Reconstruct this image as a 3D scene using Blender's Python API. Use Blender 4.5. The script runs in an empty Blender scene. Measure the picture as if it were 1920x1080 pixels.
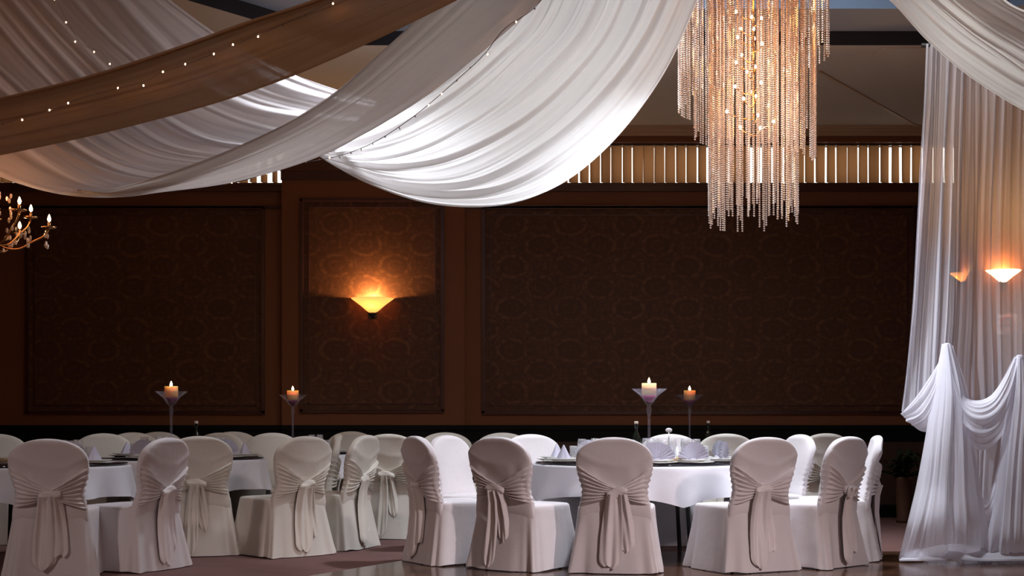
import bpy, math, random
import numpy as np
from mathutils import Vector
C = bpy.context.scene.collection
PI = math.pi
F = 2667.0; HZ = 785.0; CZ = 1.109
WALL = 16.0

def at(px, py, d):
    return Vector(((px-960.0)/F*d, d, CZ+(HZ-py)/F*d))
def atx(px, d): return (px-960.0)/F*d
def atz(py, d): return CZ+(HZ-py)/F*d

# ------------------------------------------------------------------ materials
def new_mat(name):
    m = bpy.data.materials.new(name); m.use_nodes = True
    nt = m.node_tree; nt.nodes.clear()
    out = nt.nodes.new('ShaderNodeOutputMaterial')
    return m, nt, out
def principled(name, col, rough=.6, metal=0., spec=.5, sheen=0., bump=None, sss=0., sssr=None, coat=0., vary=None):
    m, nt, out = new_mat(name)
    b = nt.nodes.new('ShaderNodeBsdfPrincipled')
    b.inputs['Base Color'].default_value = (*col, 1); b.inputs['Roughness'].default_value = rough
    b.inputs['Metallic'].default_value = metal; b.inputs['Specular IOR Level'].default_value = spec
    b.inputs['Sheen Weight'].default_value = sheen
    b.inputs['Coat Weight'].default_value = coat
    if sss:
        b.inputs['Subsurface Weight'].default_value = sss
        b.inputs['Subsurface Radius'].default_value = sssr
        b.inputs['Subsurface Scale'].default_value = 1.0
    tc = nt.nodes.new('ShaderNodeTexCoord')
    if vary:
        n = nt.nodes.new('ShaderNodeTexNoise'); n.inputs['Scale'].default_value = vary[0]; n.inputs['Detail'].default_value = 4
        nt.links.new(tc.outputs['Object'], n.inputs['Vector'])
        mx = nt.nodes.new('ShaderNodeMixRGB'); mx.inputs['Color1'].default_value = (*col, 1)
        mx.inputs['Color2'].default_value = (*vary[1], 1)
        nt.links.new(n.outputs['Fac'], mx.inputs['Fac']); nt.links.new(mx.outputs['Color'], b.inputs['Base Color'])
    if bump:
        n = nt.nodes.new('ShaderNodeTexNoise'); n.inputs['Scale'].default_value = bump[0]; n.inputs['Detail'].default_value = 5
        nt.links.new(tc.outputs['Object'], n.inputs['Vector'])
        bp = nt.nodes.new('ShaderNodeBump'); bp.inputs['Strength'].default_value = bump[1]; bp.inputs['Distance'].default_value = .01
        nt.links.new(n.outputs['Fac'], bp.inputs['Height']); nt.links.new(bp.outputs['Normal'], b.inputs['Normal'])
    nt.links.new(b.outputs['BSDF'], out.inputs['Surface'])
    return m
def fabric(name, col, transl=.4, transp=.0, bump=(9., .25), tcol=None):
    """woven cloth: diffuse + light coming through + gaps between threads"""
    m, nt, out = new_mat(name)
    tc = nt.nodes.new('ShaderNodeTexCoord')
    n = nt.nodes.new('ShaderNodeTexNoise'); n.inputs['Scale'].default_value = bump[0]; n.inputs['Detail'].default_value = 4
    nt.links.new(tc.outputs['Object'], n.inputs['Vector'])
    bp = nt.nodes.new('ShaderNodeBump'); bp.inputs['Strength'].default_value = bump[1]; bp.inputs['Distance'].default_value = .02
    nt.links.new(n.outputs['Fac'], bp.inputs['Height'])
    d = nt.nodes.new('ShaderNodeBsdfDiffuse'); d.inputs['Color'].default_value = (*col, 1)
    t = nt.nodes.new('ShaderNodeBsdfTranslucent'); t.inputs['Color'].default_value = (*(tcol or col), 1)
    for s in (d, t): nt.links.new(bp.outputs['Normal'], s.inputs['Normal'])
    mx = nt.nodes.new('ShaderNodeMixShader'); mx.inputs['Fac'].default_value = transl
    nt.links.new(d.outputs[0], mx.inputs[1]); nt.links.new(t.outputs[0], mx.inputs[2])
    last = mx
    if transp > 0:
        lw = nt.nodes.new('ShaderNodeLayerWeight'); lw.inputs['Blend'].default_value = .35
        mp = nt.nodes.new('ShaderNodeMapRange'); mp.inputs['To Min'].default_value = transp; mp.inputs['To Max'].default_value = transp*.25
        nt.links.new(lw.outputs['Facing'], mp.inputs['Value'])
        tr = nt.nodes.new('ShaderNodeBsdfTransparent')
        m2 = nt.nodes.new('ShaderNodeMixShader')
        nt.links.new(mp.outputs['Result'], m2.inputs['Fac'])
        nt.links.new(mx.outputs[0], m2.inputs[1]); nt.links.new(tr.outputs[0], m2.inputs[2])
        last = m2
    nt.links.new(last.outputs[0], out.inputs['Surface'])
    return m
def glassy(name, tint=(1, 1, 1), body=.06, bodycol=(.8, .8, .85), rough=.03):
    """thin clear glass: transparent, with mirror reflections at grazing angles and a trace of body"""
    m, nt, out = new_mat(name)
    tr = nt.nodes.new('ShaderNodeBsdfTransparent'); tr.inputs['Color'].default_value = (*tint, 1)
    gl = nt.nodes.new('ShaderNodeBsdfGlossy'); gl.inputs['Roughness'].default_value = rough
    df = nt.nodes.new('ShaderNodeBsdfDiffuse'); df.inputs['Color'].default_value = (*bodycol, 1)
    lw = nt.nodes.new('ShaderNodeLayerWeight'); lw.inputs['Blend'].default_value = .5
    pw = nt.nodes.new('ShaderNodeMath'); pw.operation = 'POWER'; pw.inputs[1].default_value = 4.; nt.links.new(lw.outputs['Facing'], pw.inputs[0])
    fr = nt.nodes.new('ShaderNodeMapRange'); fr.inputs['To Min'].default_value = .05; fr.inputs['To Max'].default_value = .8; nt.links.new(pw.outputs[0], fr.inputs['Value'])
    mx = nt.nodes.new('ShaderNodeMixShader'); nt.links.new(fr.outputs[0], mx.inputs['Fac'])
    nt.links.new(tr.outputs[0], mx.inputs[1]); nt.links.new(gl.outputs[0], mx.inputs[2])
    m2 = nt.nodes.new('ShaderNodeMixShader'); m2.inputs['Fac'].default_value = body
    nt.links.new(mx.outputs[0], m2.inputs[1]); nt.links.new(df.outputs[0], m2.inputs[2])
    nt.links.new(m2.outputs[0], out.inputs['Surface'])
    return m
def emit(name, col, s):
    m, nt, out = new_mat(name)
    e = nt.nodes.new('ShaderNodeEmission'); e.inputs['Color'].default_value = (*col, 1); e.inputs['Strength'].default_value = s
    nt.links.new(e.outputs[0], out.inputs['Surface']); return m

def damask(name, base, ring):
    """wallpaper with staggered rosettes in rows"""
    m, nt, out = new_mat(name); N = nt.nodes.new; L = nt.links.new
    tc = N('ShaderNodeTexCoord')
    mp = N('ShaderNodeMapping'); mp.vector_type = 'POINT'
    mp.inputs['Rotation'].default_value = (PI/2, 0, 0)            # x,z -> x,y
    mp.inputs['Scale'].default_value = (1, 1, 1)
    L(tc.outputs['Object'], mp.inputs['Vector'])
    m2 = N('ShaderNodeMapping'); m2.inputs['Scale'].default_value = (1/.655*1.414, 1/.47*1.414, 0)
    L(mp.outputs[0], m2.inputs['Vector'])
    m3 = N('ShaderNodeMapping'); m3.inputs['Rotation'].default_value = (0, 0, PI/4)
    L(m2.outputs[0], m3.inputs['Vector'])
    v = N('ShaderNodeTexVoronoi'); v.voronoi_dimensions = '2D'; v.inputs['Scale'].default_value = 1; v.inputs['Randomness'].default_value = 0
    L(m3.outputs[0], v.inputs['Vector'])
    r = N('ShaderNodeValToRGB'); e = r.color_ramp.elements
    e[0].position = 0; e[0].color = (.25, .25, .25, 1); e[1].position = 1; e[1].color = (.1, .1, .1, 1)
    for p, c in ((.10, .05), (.15, .6), (.19, .1), (.29, .05), (.33, 1), (.39, .9), (.43, .15), (.50, .5), (.54, .1), (.62, .6), (.66, .2)):
        k = e.new(p); k.color = (c, c, c, 1)
    L(v.outputs['Distance'], r.inputs['Fac'])
    w = N('ShaderNodeTexNoise'); w.inputs['Scale'].default_value = 22; w.inputs['Detail'].default_value = 3
    L(mp.outputs[0], w.inputs['Vector'])
    mr = N('ShaderNodeMapRange'); mr.inputs['From Min'].default_value = .38; mr.inputs['From Max'].default_value = .62; L(w.outputs['Fac'], mr.inputs['Value'])
    mu = N('ShaderNodeMath'); mu.operation = 'MULTIPLY'; L(r.outputs['Color'], mu.inputs[0]); L(mr.outputs[0], mu.inputs[1])
    mx = N('ShaderNodeMixRGB'); mx.inputs['Color1'].default_value = (*base, 1); mx.inputs['Color2'].default_value = (*ring, 1)
    L(mu.outputs[0], mx.inputs['Fac'])
    b = N('ShaderNodeBsdfPrincipled'); b.inputs['Roughness'].default_value = .55; b.inputs['Specular IOR Level'].default_value = .25
    L(mx.outputs[0], b.inputs['Base Color']); L(b.outputs[0], out.inputs['Surface'])
    return m
def parquet(name):
    m, nt, out = new_mat(name); N = nt.nodes.new; L = nt.links.new
    tc = N('ShaderNodeTexCoord')
    br = N('ShaderNodeTexBrick'); br.inputs['Scale'].default_value = 1
    br.inputs['Brick Width'].default_value = .9; br.inputs['Row Height'].default_value = .09; br.inputs['Mortar Size'].default_value = .0015
    br.inputs['Color1'].default_value = (.105, .05, .028, 1); br.inputs['Color2'].default_value = (.07, .032, .02, 1); br.inputs['Mortar'].default_value = (.015, .008, .006, 1)
    L(tc.outputs['Object'], br.inputs['Vector'])
    b = N('ShaderNodeBsdfPrincipled'); b.inputs['Roughness'].default_value = .17; b.inputs['Specular IOR Level'].default_value = .6
    n = N('ShaderNodeTexNoise'); n.inputs['Scale'].default_value = 3; L(tc.outputs['Object'], n.inputs['Vector'])
    bp = N('ShaderNodeBump'); bp.inputs['Strength'].default_value = .12; bp.inputs['Distance'].default_value = .02
    L(n.outputs['Fac'], bp.inputs['Height']); L(bp.outputs[0], b.inputs['Normal'])
    L(br.outputs['Color'], b.inputs['Base Color']); L(b.outputs[0], out.inputs['Surface'])
    return m

M = {}
M['wallpaper'] = damask('damask_wallpaper', (.075, .029, .016), (.145, .062, .03))
M['trim'] = principled('brown_painted_wood', (.20, .075, .034), .6, spec=.2, vary=(1.5, (.165, .06, .028)))
M['trim_red'] = principled('mahogany_moulding', (.075, .02, .014), .35, vary=(3, (.05, .014, .01)))
M['rail'] = principled('black_rail', (.004, .005, .005), .6, spec=.15)
M['dado'] = principled('dado_brown', (.055, .024, .016), .55, vary=(4, (.04, .018, .012)))
M['cornice'] = principled('cornice_tan', (.42, .27, .16), .5)
M['ceiling'] = principled('ceiling_paint', (.5, .43, .36), .9, vary=(.6, (.42, .36, .3)), bump=(40, .1))
M['fascia'] = principled('dark_fascia', (.012, .012, .018), .6)
M['tray'] = principled('grey_tray_paint', (.24, .26, .31), .8)
M['traypale'] = principled('pale_blue_paint', (.10, .15, .24), .8)
M['carpet'] = principled('mauve_carpet', (.20, .105, .095), .95, bump=(60, .5), vary=(5, (.14, .07, .065)))
M['parquet'] = parquet('polished_parquet')
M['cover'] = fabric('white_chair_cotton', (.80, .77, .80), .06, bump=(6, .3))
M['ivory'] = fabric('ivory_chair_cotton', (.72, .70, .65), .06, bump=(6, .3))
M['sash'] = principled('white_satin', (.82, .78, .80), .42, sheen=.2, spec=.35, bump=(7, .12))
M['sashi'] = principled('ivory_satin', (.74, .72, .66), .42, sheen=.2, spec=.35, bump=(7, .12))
M['cloth'] = fabric('white_table_linen', (.80, .81, .88), .06, bump=(4, .25))
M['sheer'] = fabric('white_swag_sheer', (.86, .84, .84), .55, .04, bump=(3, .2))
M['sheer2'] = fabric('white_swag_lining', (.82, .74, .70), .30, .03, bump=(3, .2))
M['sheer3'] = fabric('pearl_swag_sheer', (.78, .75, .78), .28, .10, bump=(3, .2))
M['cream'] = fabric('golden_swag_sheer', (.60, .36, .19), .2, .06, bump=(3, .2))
M['voile'] = fabric('white_curtain_voile', (.86, .85, .93), .42, .36, bump=(3, .2))
M['voile2'] = fabric('gathered_curtain_voile', (.88, .87, .95), .35, .22, bump=(3, .3))
M['black'] = principled('black_metal', (.02, .02, .02), .4)
M['darkglass'] = principled('black_glass', (.01, .01, .014), .06, spec=.6)
M['china'] = principled('white_china', (.8, .8, .78), .18)
M['napkin'] = principled('lavender_napkin', (.50, .50, .64), .7, vary=(14, (.58, .58, .70)))
M['glass'] = glassy('clear_glass', body=.16)
M['vase'] = glassy('clear_vase_glass', (.95, .93, .98), .05, (.8, .76, .9))
M['pane'] = glassy('window_glass', (.95, .97, 1), .01)
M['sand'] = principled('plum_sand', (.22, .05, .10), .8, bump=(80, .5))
M['sandlit'] = principled('lit_plum_sand', (.50, .14, .27), .8, bump=(80, .5))  # lit copy of the plum sand, the brightness put into its colour
M['wax'] = principled('cream_wax', (.85, .72, .5), .5, sss=.9, sssr=(.06, .03, .012))
M['waxor'] = principled('amber_wax', (.92, .58, .26), .5, sss=.9, sssr=(.06, .034, .012))
M['flame'] = emit('flame', (1, .72, .36), 40)
M['wick'] = principled('wick', (.02, .015, .01), .9)
M['juice'] = principled('yellow_juice', (.72, .45, .08), .25, sss=.3, sssr=(.01, .008, .002))
M['bottle'] = principled('dark_bottle_glass', (.008, .012, .009), .06, spec=.7)
M['cork'] = principled('pale_cork', (.62, .52, .42), .7)
M['card'] = principled('white_card', (.82, .82, .85), .6)
M['steel'] = principled('steel', (.6, .6, .62), .25, 1.)
M['brass'] = principled('brass', (.55, .30, .14), .25, 1.)
M['wood'] = principled('dark_wood', (.05, .028, .018), .5)
M['slat'] = fabric('copper_blind_slat', (.24, .11, .058), .16, tcol=(.62, .30, .13), bump=(30, .1))
M['bulb'] = emit('warm_bulb', (1, .62, .28), 60)
M['fairy'] = emit('fairy_bulb', (1, .50, .26), 28)
M['fairyoff'] = principled('unlit_fairy_bulb', (.75, .66, .62), .2)
M['wire'] = principled('grey_wire', (.22, .19, .19), .6)
M['shade'] = None
M['leaf'] = principled('dark_leaf', (.012, .025, .012), .4, vary=(6, (.02, .035, .015)))
M['pot'] = principled('terracotta', (.10, .045, .028), .7)
M['signwhite'] = principled('sign_white', (.75, .72, .7), .5)
M['signred'] = principled('sign_red', (.6, .04, .03), .5)

def bead_mat(name, col):
    m, nt, out = new_mat(name)
    d = nt.nodes.new('ShaderNodeBsdfDiffuse'); d.inputs['Color'].default_value = (*col, 1)
    t = nt.nodes.new('ShaderNodeBsdfTranslucent'); t.inputs['Color'].default_value = (*col, 1)
    g = nt.nodes.new('ShaderNodeBsdfGlossy'); g.inputs['Roughness'].default_value = .12; g.inputs['Color'].default_value = (1, .95, .95, 1)
    a = nt.nodes.new('ShaderNodeMixShader'); a.inputs['Fac'].default_value = .5
    nt.links.new(d.outputs[0], a.inputs[1]); nt.links.new(t.outputs[0], a.inputs[2])
    b = nt.nodes.new('ShaderNodeMixShader'); b.inputs['Fac'].default_value = .45
    nt.links.new(a.outputs[0], b.inputs[1]); nt.links.new(g.outputs[0], b.inputs[2])
    tr = nt.nodes.new('ShaderNodeBsdfTransparent')
    c = nt.nodes.new('ShaderNodeMixShader'); c.inputs['Fac'].default_value = .15
    nt.links.new(b.outputs[0], c.inputs[1]); nt.links.new(tr.outputs[0], c.inputs[2])
    nt.links.new(c.outputs[0], out.inputs['Surface']); return m
M['bead'] = bead_mat('crystal_bead', (.84, .66, .50))
def shade_mat(st, col, nm):
    m, nt, out = new_mat(nm)
    e = nt.nodes.new('ShaderNodeEmission'); e.inputs['Color'].default_value = (*col, 1); e.inputs['Strength'].default_value = st
    t = nt.nodes.new('ShaderNodeBsdfTranslucent'); t.inputs['Color'].default_value = (.9, .55, .25, 1)
    a = nt.nodes.new('ShaderNodeAddShader'); nt.links.new(e.outputs[0], a.inputs[0]); nt.links.new(t.outputs[0], a.inputs[1])
    nt.links.new(a.outputs[0], out.inputs['Surface']); return m
M['shade'] = shade_mat(.55, (1, .58, .2), 'lit_amber_glass'); M['shadehot'] = shade_mat(12., (1, .72, .36), 'bright_amber_glass')

# ------------------------------------------------------------------ mesh helpers
class MB:
    def __init__(s): s.v = []; s.f = []
    def add(s, v, f):
        o = len(s.v); s.v += [tuple(p) for p in v]; s.f += [tuple(i+o for i in q) for q in f]; return s
    def box(s, x0, x1, y0, y1, z0, z1):
        v = [(x, y, z) for z in (z0, z1) for y in (y0, y1) for x in (x0, x1)]
        return s.add(v, [(0, 2, 3, 1), (4, 5, 7, 6), (0, 1, 5, 4), (2, 6, 7, 3), (0, 4, 6, 2), (1, 3, 7, 5)])
    def grid(s, P, closed_u=False, closed_v=False):
        nu, nv = len(P), len(P[0]); o = len(s.v)
        for row in P: s.v += [tuple(p) for p in row]
        for i in range(nu if closed_u else nu-1):
            for j in range(nv if closed_v else nv-1):
                a = o+i*nv+j; b = o+i*nv+(j+1) % nv; c = o+((i+1) % nu)*nv+(j+1) % nv; d = o+((i+1) % nu)*nv+j
                s.f.append((a, b, c, d))
        return s
    def lathe(s, prof, n=32, c=(0, 0, 0), a0=0, a1=2*PI):
        full = abs(a1-a0-2*PI) < 1e-6
        P = []
        for r, z in prof:
            P.append([(c[0]+r*math.cos(a0+(a1-a0)*k/(n if full else n-1)), c[1]+r*math.sin(a0+(a1-a0)*k/(n if full else n-1)), c[2]+z) for k in range(n)])
        return s.grid(P, closed_v=full)
    def tube(s, pts, r, n=6, cap=True):
        pts = [Vector(p) for p in pts]; P = []
        up = Vector((0, 0, 1))
        for i, p in enumerate(pts):
            t = (pts[min(i+1, len(pts)-1)]-pts[max(i-1, 0)]).normalized()
            a = t.cross(up)
            if a.length < 1e-3: a = t.cross(Vector((1, 0, 0)))
            a.normalize(); b = a.cross(t)
            rr = r[i] if isinstance(r, (list, tuple)) else r
            P.append([p+a*math.cos(2*PI*k/n)*rr+b*math.sin(2*PI*k/n)*rr for k in range(n)])
        o = len(s.v); s.grid(P, closed_v=True)
        if cap:
            s.f.append(tuple(o+k for k in range(n))[::-1]); s.f.append(tuple(o+(len(pts)-1)*n+k for k in range(n)))
        return s
    def ball(s, c, rx, ry=None, rz=None, n=12, m=8):
        ry = ry or rx; rz = rz or rx; P = []
        for i in range(m+1):
            a = PI*i/m
            P.append([(c[0]+rx*math.sin(a)*math.cos(2*PI*k/n), c[1]+ry*math.sin(a)*math.sin(2*PI*k/n), c[2]+rz*math.cos(a)) for k in range(n)])
        return s.grid(P, closed_v=True)
    def build(s, name, mat, parent=None, smooth=True, loc=None):
        me = bpy.data.meshes.new(name); me.from_pydata(s.v, [], s.f); me.materials.append(mat)
        if smooth: me.shade_smooth() if hasattr(me, 'shade_smooth') else None
        me.update()
        o = bpy.data.objects.new(name, me); C.objects.link(o)
        if parent is not None: o.parent = parent
        if loc: o.location = loc
        return o
def tag(o, label, cat, group=None, kind=None):
    if label: o['label'] = label
    if cat: o['category'] = cat
    if group: o['group'] = group
    if kind: o['kind'] = kind
    return o
def thing(name, label, cat, loc=(0, 0, 0), rz=0, group=None):
    o = bpy.data.objects.new(name, None); C.objects.link(o); o.empty_display_size = .1
    o.location = loc; o.rotation_euler = (0, 0, rz)
    return tag(o, label, cat, group)
def struct(o, label=None, cat=None):
    o['kind'] = 'structure'
    if label: o['label'] = label
    if cat: o['category'] = cat
    return o
def dup(root, loc, rz=0, label=None, group=None, scale=None):
    r = root.copy(); C.objects.link(r); r.location = loc; r.rotation_euler = (0, 0, rz)
    if label: r['label'] = label
    if group: r['group'] = group
    if scale: r.scale = scale
    for ch in list(root.children):
        c = ch.copy(); C.objects.link(c); c.parent = r
        for g in list(ch.children):
            d = g.copy(); C.objects.link(d); d.parent = c
    return r
def cr(pts, t):
    """Catmull-Rom through numpy points at t in [0,1] (array)"""
    P = np.asarray([tuple(p) for p in pts], float); n = len(P)-1
    x = np.clip(np.asarray(t, float)*n, 0, n-1e-9); i = x.astype(int); f = (x-i)[:, None]
    p0 = P[np.maximum(i-1, 0)]; p1 = P[i]; p2 = P[i+1]; p3 = P[np.minimum(i+2, n)]
    return .5*((2*p1)+(-p0+p2)*f+(2*p0-5*p1+4*p2-p3)*f**2+(-p0+3*p1-3*p2+p3)*f**3)
def resample(pts, n):
    """evenly spaced points along a smooth line"""
    Q = cr(pts, np.linspace(0, 1, 300)); L = np.r_[0, np.cumsum(np.linalg.norm(np.diff(Q, axis=0), axis=1))]
    t = np.linspace(0, L[-1], n)
    return np.stack([np.interp(t, L, Q[:, k]) for k in range(3)], 1)
def drape(rails, nu=120, nv=160, pleats=((9, .03, 0.),), seed=0, taper=None, drift=.35, even=True):
    """cloth hung over a set of lines (each a list of points), gathered into folds that run along them"""
    rng = np.random.RandomState(seed)
    R = np.stack([resample(r, nu) if even else cr(r, np.linspace(0, 1, nu)) for r in rails])     # k,nu,3
    v = np.linspace(0, 1, nv)
    S = np.zeros((nu, nv, 3))
    for i in range(nu): S[i] = cr(R[:, i], v)
    du = np.gradient(S, axis=0); dv = np.gradient(S, axis=1)
    N = np.cross(du, dv); ln = np.linalg.norm(N, axis=2, keepdims=True); N = N/np.maximum(ln, 1e-9)
    u = np.linspace(0, 1, nu)[:, None]; V = v[None, :]
    D = np.zeros((nu, nv))
    for k, a, ph in pleats:
        w = V + drift*.06*np.sin(2*PI*(V*1.7+rng.rand()))+drift*.03*np.sin(2*PI*(u*1.1+V*2.3+rng.rand()))
        x = np.sin(2*PI*k*w+ph+drift*1.5*np.sin(2*PI*(u*.8+rng.rand())))
        amp = a*(.55+.45*np.sin(2*PI*(V*k*.37+rng.rand())+2*u))
        D += amp*(np.sign(x)*np.abs(x)**1.0*.6+ (1-np.abs(x))*.8)
    if taper is not None: D *= taper(u, V)
    S = S+N*D[:, :, None]
    m = MB(); m.grid([[tuple(p) for p in row] for row in S]); return m

# ------------------------------------------------------------------ the room
XL, XR, YN = -8.0, 8.0, -3.0
SOF = atz(240, WALL)                       # soffit height at the back wall
m = MB().box(XL-.1, XR+.1, YN-.1, WALL+.1, -.1, 0)
struct(m.build('floor', M['carpet'], smooth=False), 'mauve carpet around the polished dance floor')
# polished dance floor laid on the carpet
m = MB(); poly = [(-3.6, 5.2), (-1.38, 10.05), (-.45, 11.80), (4.2, 11.80), (6.2, 9.5), (6.2, 1), (-3.6, 1)]
n = len(poly); m.add([(x, y, .001) for x, y in poly]+[(x, y, .008) for x, y in poly], [tuple(range(n, 2*n))[::-1]]+[(i, i+n, (i+1) % n+n, (i+1) % n) for i in range(n)])
struct(m.build('floor_dance', M['parquet'], smooth=False), 'polished brown parquet dance floor set into the carpet')

zs0, zs1 = atz(345, WALL), atz(268, WALL)   # clerestory sill and head
xw1a, xw1b = atx(-180, WALL), atx(531, WALL)
xw2a, xw2b = atx(886, WALL), 5.6
m = MB()
m.box(XL, XR, WALL, WALL+.2, 0, zs0); m.box(XL, XR, WALL, WALL+.2, zs1, 5.4)
for a, b in ((XL, xw1a), (xw1b, xw2a), (xw2b, XR)): m.box(a, b, WALL, WALL+.2, zs0, zs1)
struct(m.build('wall_back', M['trim'], smooth=False), 'dark brown back wall')
# damask panels set in mouldings
def wall_panel(name, xa, xb, y_top, y_bot, off, lab):
    x0, x1, z0, z1 = atx(xa, WALL), atx(xb, WALL), atz(y_bot, WALL), atz(y_top, WALL); yy = WALL-off
    root = MB().box(x0, x1, yy-.012, yy, z0, z1).build(name, M['wallpaper'], smooth=False); struct(root, lab)
    f = MB()
    for w, t, d in ((.07, .03, 0), (.045, .045, .028),):
        f.box(x0+d-.01, x1-d+.01, yy-t, yy, z1-d-w+.045, z1-d+.01); f.box(x0+d-.01, x1-d+.01, yy-t, yy, z0+d-.01, z0+d+w-.045)
        f.box(x0+d-.01, x0+d+w-.045, yy-t, yy, z0, z1); f.box(x1-d-w+.045, x1-d+.01, yy-t, yy, z0, z1)
    for dd in (.085,):
        f.box(x0+dd, x1-dd, yy-.022, yy, z1-dd-.012, z1-dd); f.box(x0+dd, x1-dd, yy-.022, yy, z0+dd, z0+dd+.012)
        f.box(x0+dd, x0+dd+.012, yy-.022, yy, z0+dd, z1-dd); f.box(x1-dd-.012, x1-dd, yy-.022, yy, z0+dd, z1-dd)
    f.build('frame_moulding', M['trim_red'], root, smooth=False)
    return root
PIER = .10
wall_panel('wall_panel', 50, 495, 388, 775, 0, 'wide damask wallpaper panel at the dark end of the back wall')
wall_panel('wall_panel', 905, 1716, 388, 775, 0, 'widest damask wallpaper panel behind the beaded chandelier')
k = WALL/(WALL-PIER)
xp0, xp1 = atx(531, WALL), atx(872, WALL)
m = MB().box(xp0, xp1, WALL-PIER, WALL, 0, atz(322, WALL))
struct(m.build('wall_pier', M['trim'], smooth=False), 'brown pier of the back wall that carries the glowing sconce')
wall_panel('wall_panel', 567, 832, 376, 772, PIER, 'narrow damask panel behind the lit fan sconce')
m = MB().box(xp0-.03, xp1+.03, WALL-PIER-.05, WALL, atz(322, WALL), atz(304, WALL)).box(xp0-.01, xp1+.01, WALL-PIER-.02, WALL, atz(340, WALL), atz(322, WALL))
struct(m.build('trim_1', M['trim_red'], smooth=False), 'dark cornice on top of the pier')
# chair rail, base board, sill and head mouldings
def rail(name, y0, y1, dep, mat, lab, segs=None):
    z0, z1 = atz(y1, WALL), atz(y0, WALL); b = MB()
    for a, c in (segs or ((XL, xp0, ), (xp1, XR))): b.box(a, c, WALL-dep, WALL, z0, z1).box(a, c, WALL-dep-.015, WALL, z0+(z1-z0)*.7, z1)
    if segs is None: b.box(xp0, xp1, WALL-PIER-dep, WALL, z0, z1).box(xp0, xp1, WALL-PIER-dep-.015, WALL, z0+(z1-z0)*.7, z1)
    return struct(b.build(name, mat, smooth=False), lab)
rail('trim_2', 797, 828, .03, M['rail'], 'black chair rail along the back wall')
rail('baseboard_back', 946, 971, .03, M['rail'], 'black baseboard of the back wall')
rail('trim_3', 828, 946, .008, M['dado'], 'brown dado below the black chair rail')
s2 = ((XL, xp0), (xp1, XR))
rail('trim_4', 345, 360, .07, M['trim_red'], 'dark sill moulding below the clerestory', s2)
rail('trim_5', 386, 391, .03, M['trim_red'], 'thin moulding above the damask panels', s2)
rail('trim_6', 255, 268, .05, M['trim'], 'brown head moulding of the clerestory', s2)
b = MB()
for y0, y1, dp in ((238, 245, .16), (245, 250, .12), (250, 257, .08)): b.box(XL, XR, WALL-dp, WALL, atz(y1, WALL), atz(y0, WALL))
struct(b.build('trim_7', M['cornice'], smooth=False), 'tan cornice where wall meets ceiling')
# side and front walls
struct(MB().box(XL-.2, XL, YN, WALL, 0, 5.4).build('wall_left', M['trim'], smooth=False), 'brown side wall')
struct(MB().box(XR, XR+.2, YN, WALL, 0, 5.4).build('wall_right', M['trim'], smooth=False), 'brown side wall')
struct(MB().box(XL, XR, YN-.2, YN, 0, 5.4).build('wall_front', M['trim'], smooth=False), 'brown wall at the near end of the hall')

# tray ceiling: soffit, dark fascia, grey step, pale fascia, upper ceiling with a skylight
FAR = (SOF-CZ)*F/700.0
T1p = [(-1.5, FAR), (-3.6, FAR-2.72), (-3.6, 4), (-1.5, 1.5), (4.4, 1.5), (6.5, 4), (6.5, FAR-2.72), (4.8, FAR)]
O1 = [(-1.5, WALL), (XL, FAR-2.72), (XL, 4), (-1.5, YN), (4.4, YN), (XR, 4), (XR, FAR-2.72), (4.8, WALL)]
def ring_face(pin, pout, z):
    v = [(x, y, z) for x, y in pin]+[(x, y, z) for x, y in pout]; n = len(pin)
    return v, [(i, (i+1) % n, (i+1) % n+n, i+n) for i in range(n)]
m = MB(); v, f = ring_face(T1p, O1, SOF); m.add(v, f)
m.add([(XL, WALL, SOF), (-1.5, WALL, SOF), (XL, FAR-2.72, SOF)], [(0, 1, 2)]); m.add([(XL, YN, SOF), (XL, 4, SOF), (-1.5, YN, SOF)], [(0, 1, 2)])
m.add([(XR, YN, SOF), (4.4, YN, SOF), (XR, 4, SOF)], [(0, 1, 2)]); m.add([(XR, WALL, SOF), (XR, FAR-2.72, SOF), (4.8, WALL, SOF)], [(0, 1, 2)])
ceil = struct(m.build('ceiling', M['ceiling'], smooth=False), 'low cream ceiling border around the raised tray')
Z1 = SOF+.125; cx, cy = 1.45, 7.0
def inset(P, d):
    out = []
    for x, y in P:
        vx, vy = x-cx, y-cy; out.append((x-d*np.sign(vx), y-d*np.sign(vy)))
    return out
T2p = inset(T1p, .68); Z2 = 5.05
m = MB(); n = 8
m.add([(x, y, SOF) for x, y in T1p]+[(x, y, Z1) for x, y in T1p], [(i, (i+1) % n, (i+1) % n+n, i+n) for i in range(n)]); m.build('tray_fascia', M['fascia'], ceil, smooth=False)
m = MB(); v, f = ring_face(T2p, T1p, Z1); m.add(v, f); m.build('tray_step', M['tray'], ceil, smooth=False)
m = MB(); m.add([(x, y, Z1) for x, y in T2p]+[(x, y, Z2) for x, y in T2p], [(i, (i+1) % n, (i+1) % n+n, i+n) for i in range(n)]); m.build('upper_fascia', M['traypale'], ceil, smooth=False)
SX0, SX1, SY0, SY1 = -.4, 3.3, 9.9, 11.4
m = MB()
m.box(-4, SX0, .5, 13, Z2, Z2+.05).box(SX1, 7, .5, 13, Z2, Z2+.05).box(SX0, SX1, .5, SY0, Z2, Z2+.05).box(SX0, SX1, SY1, 13, Z2, Z2+.05)
m.build('upper_ceiling', M['tray'], ceil, smooth=False)
sk = MB().box(SX0, SX1, SY0, SY0+.06, Z2-.02, Z2+.1).box(SX0, SX1, SY1-.06, SY1, Z2-.02, Z2+.1).box(SX0, SX0+.06, SY0, SY1, Z2-.02, Z2+.1).box(SX1-.06, SX1, SY0, SY1, Z2-.02, Z2+.1)
for q in range(1, 4): xx = SX0+(SX1-SX0)*q/4; sk.box(xx-.03, xx+.03, SY0, SY1, Z2-.02, Z2+.08)
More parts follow.
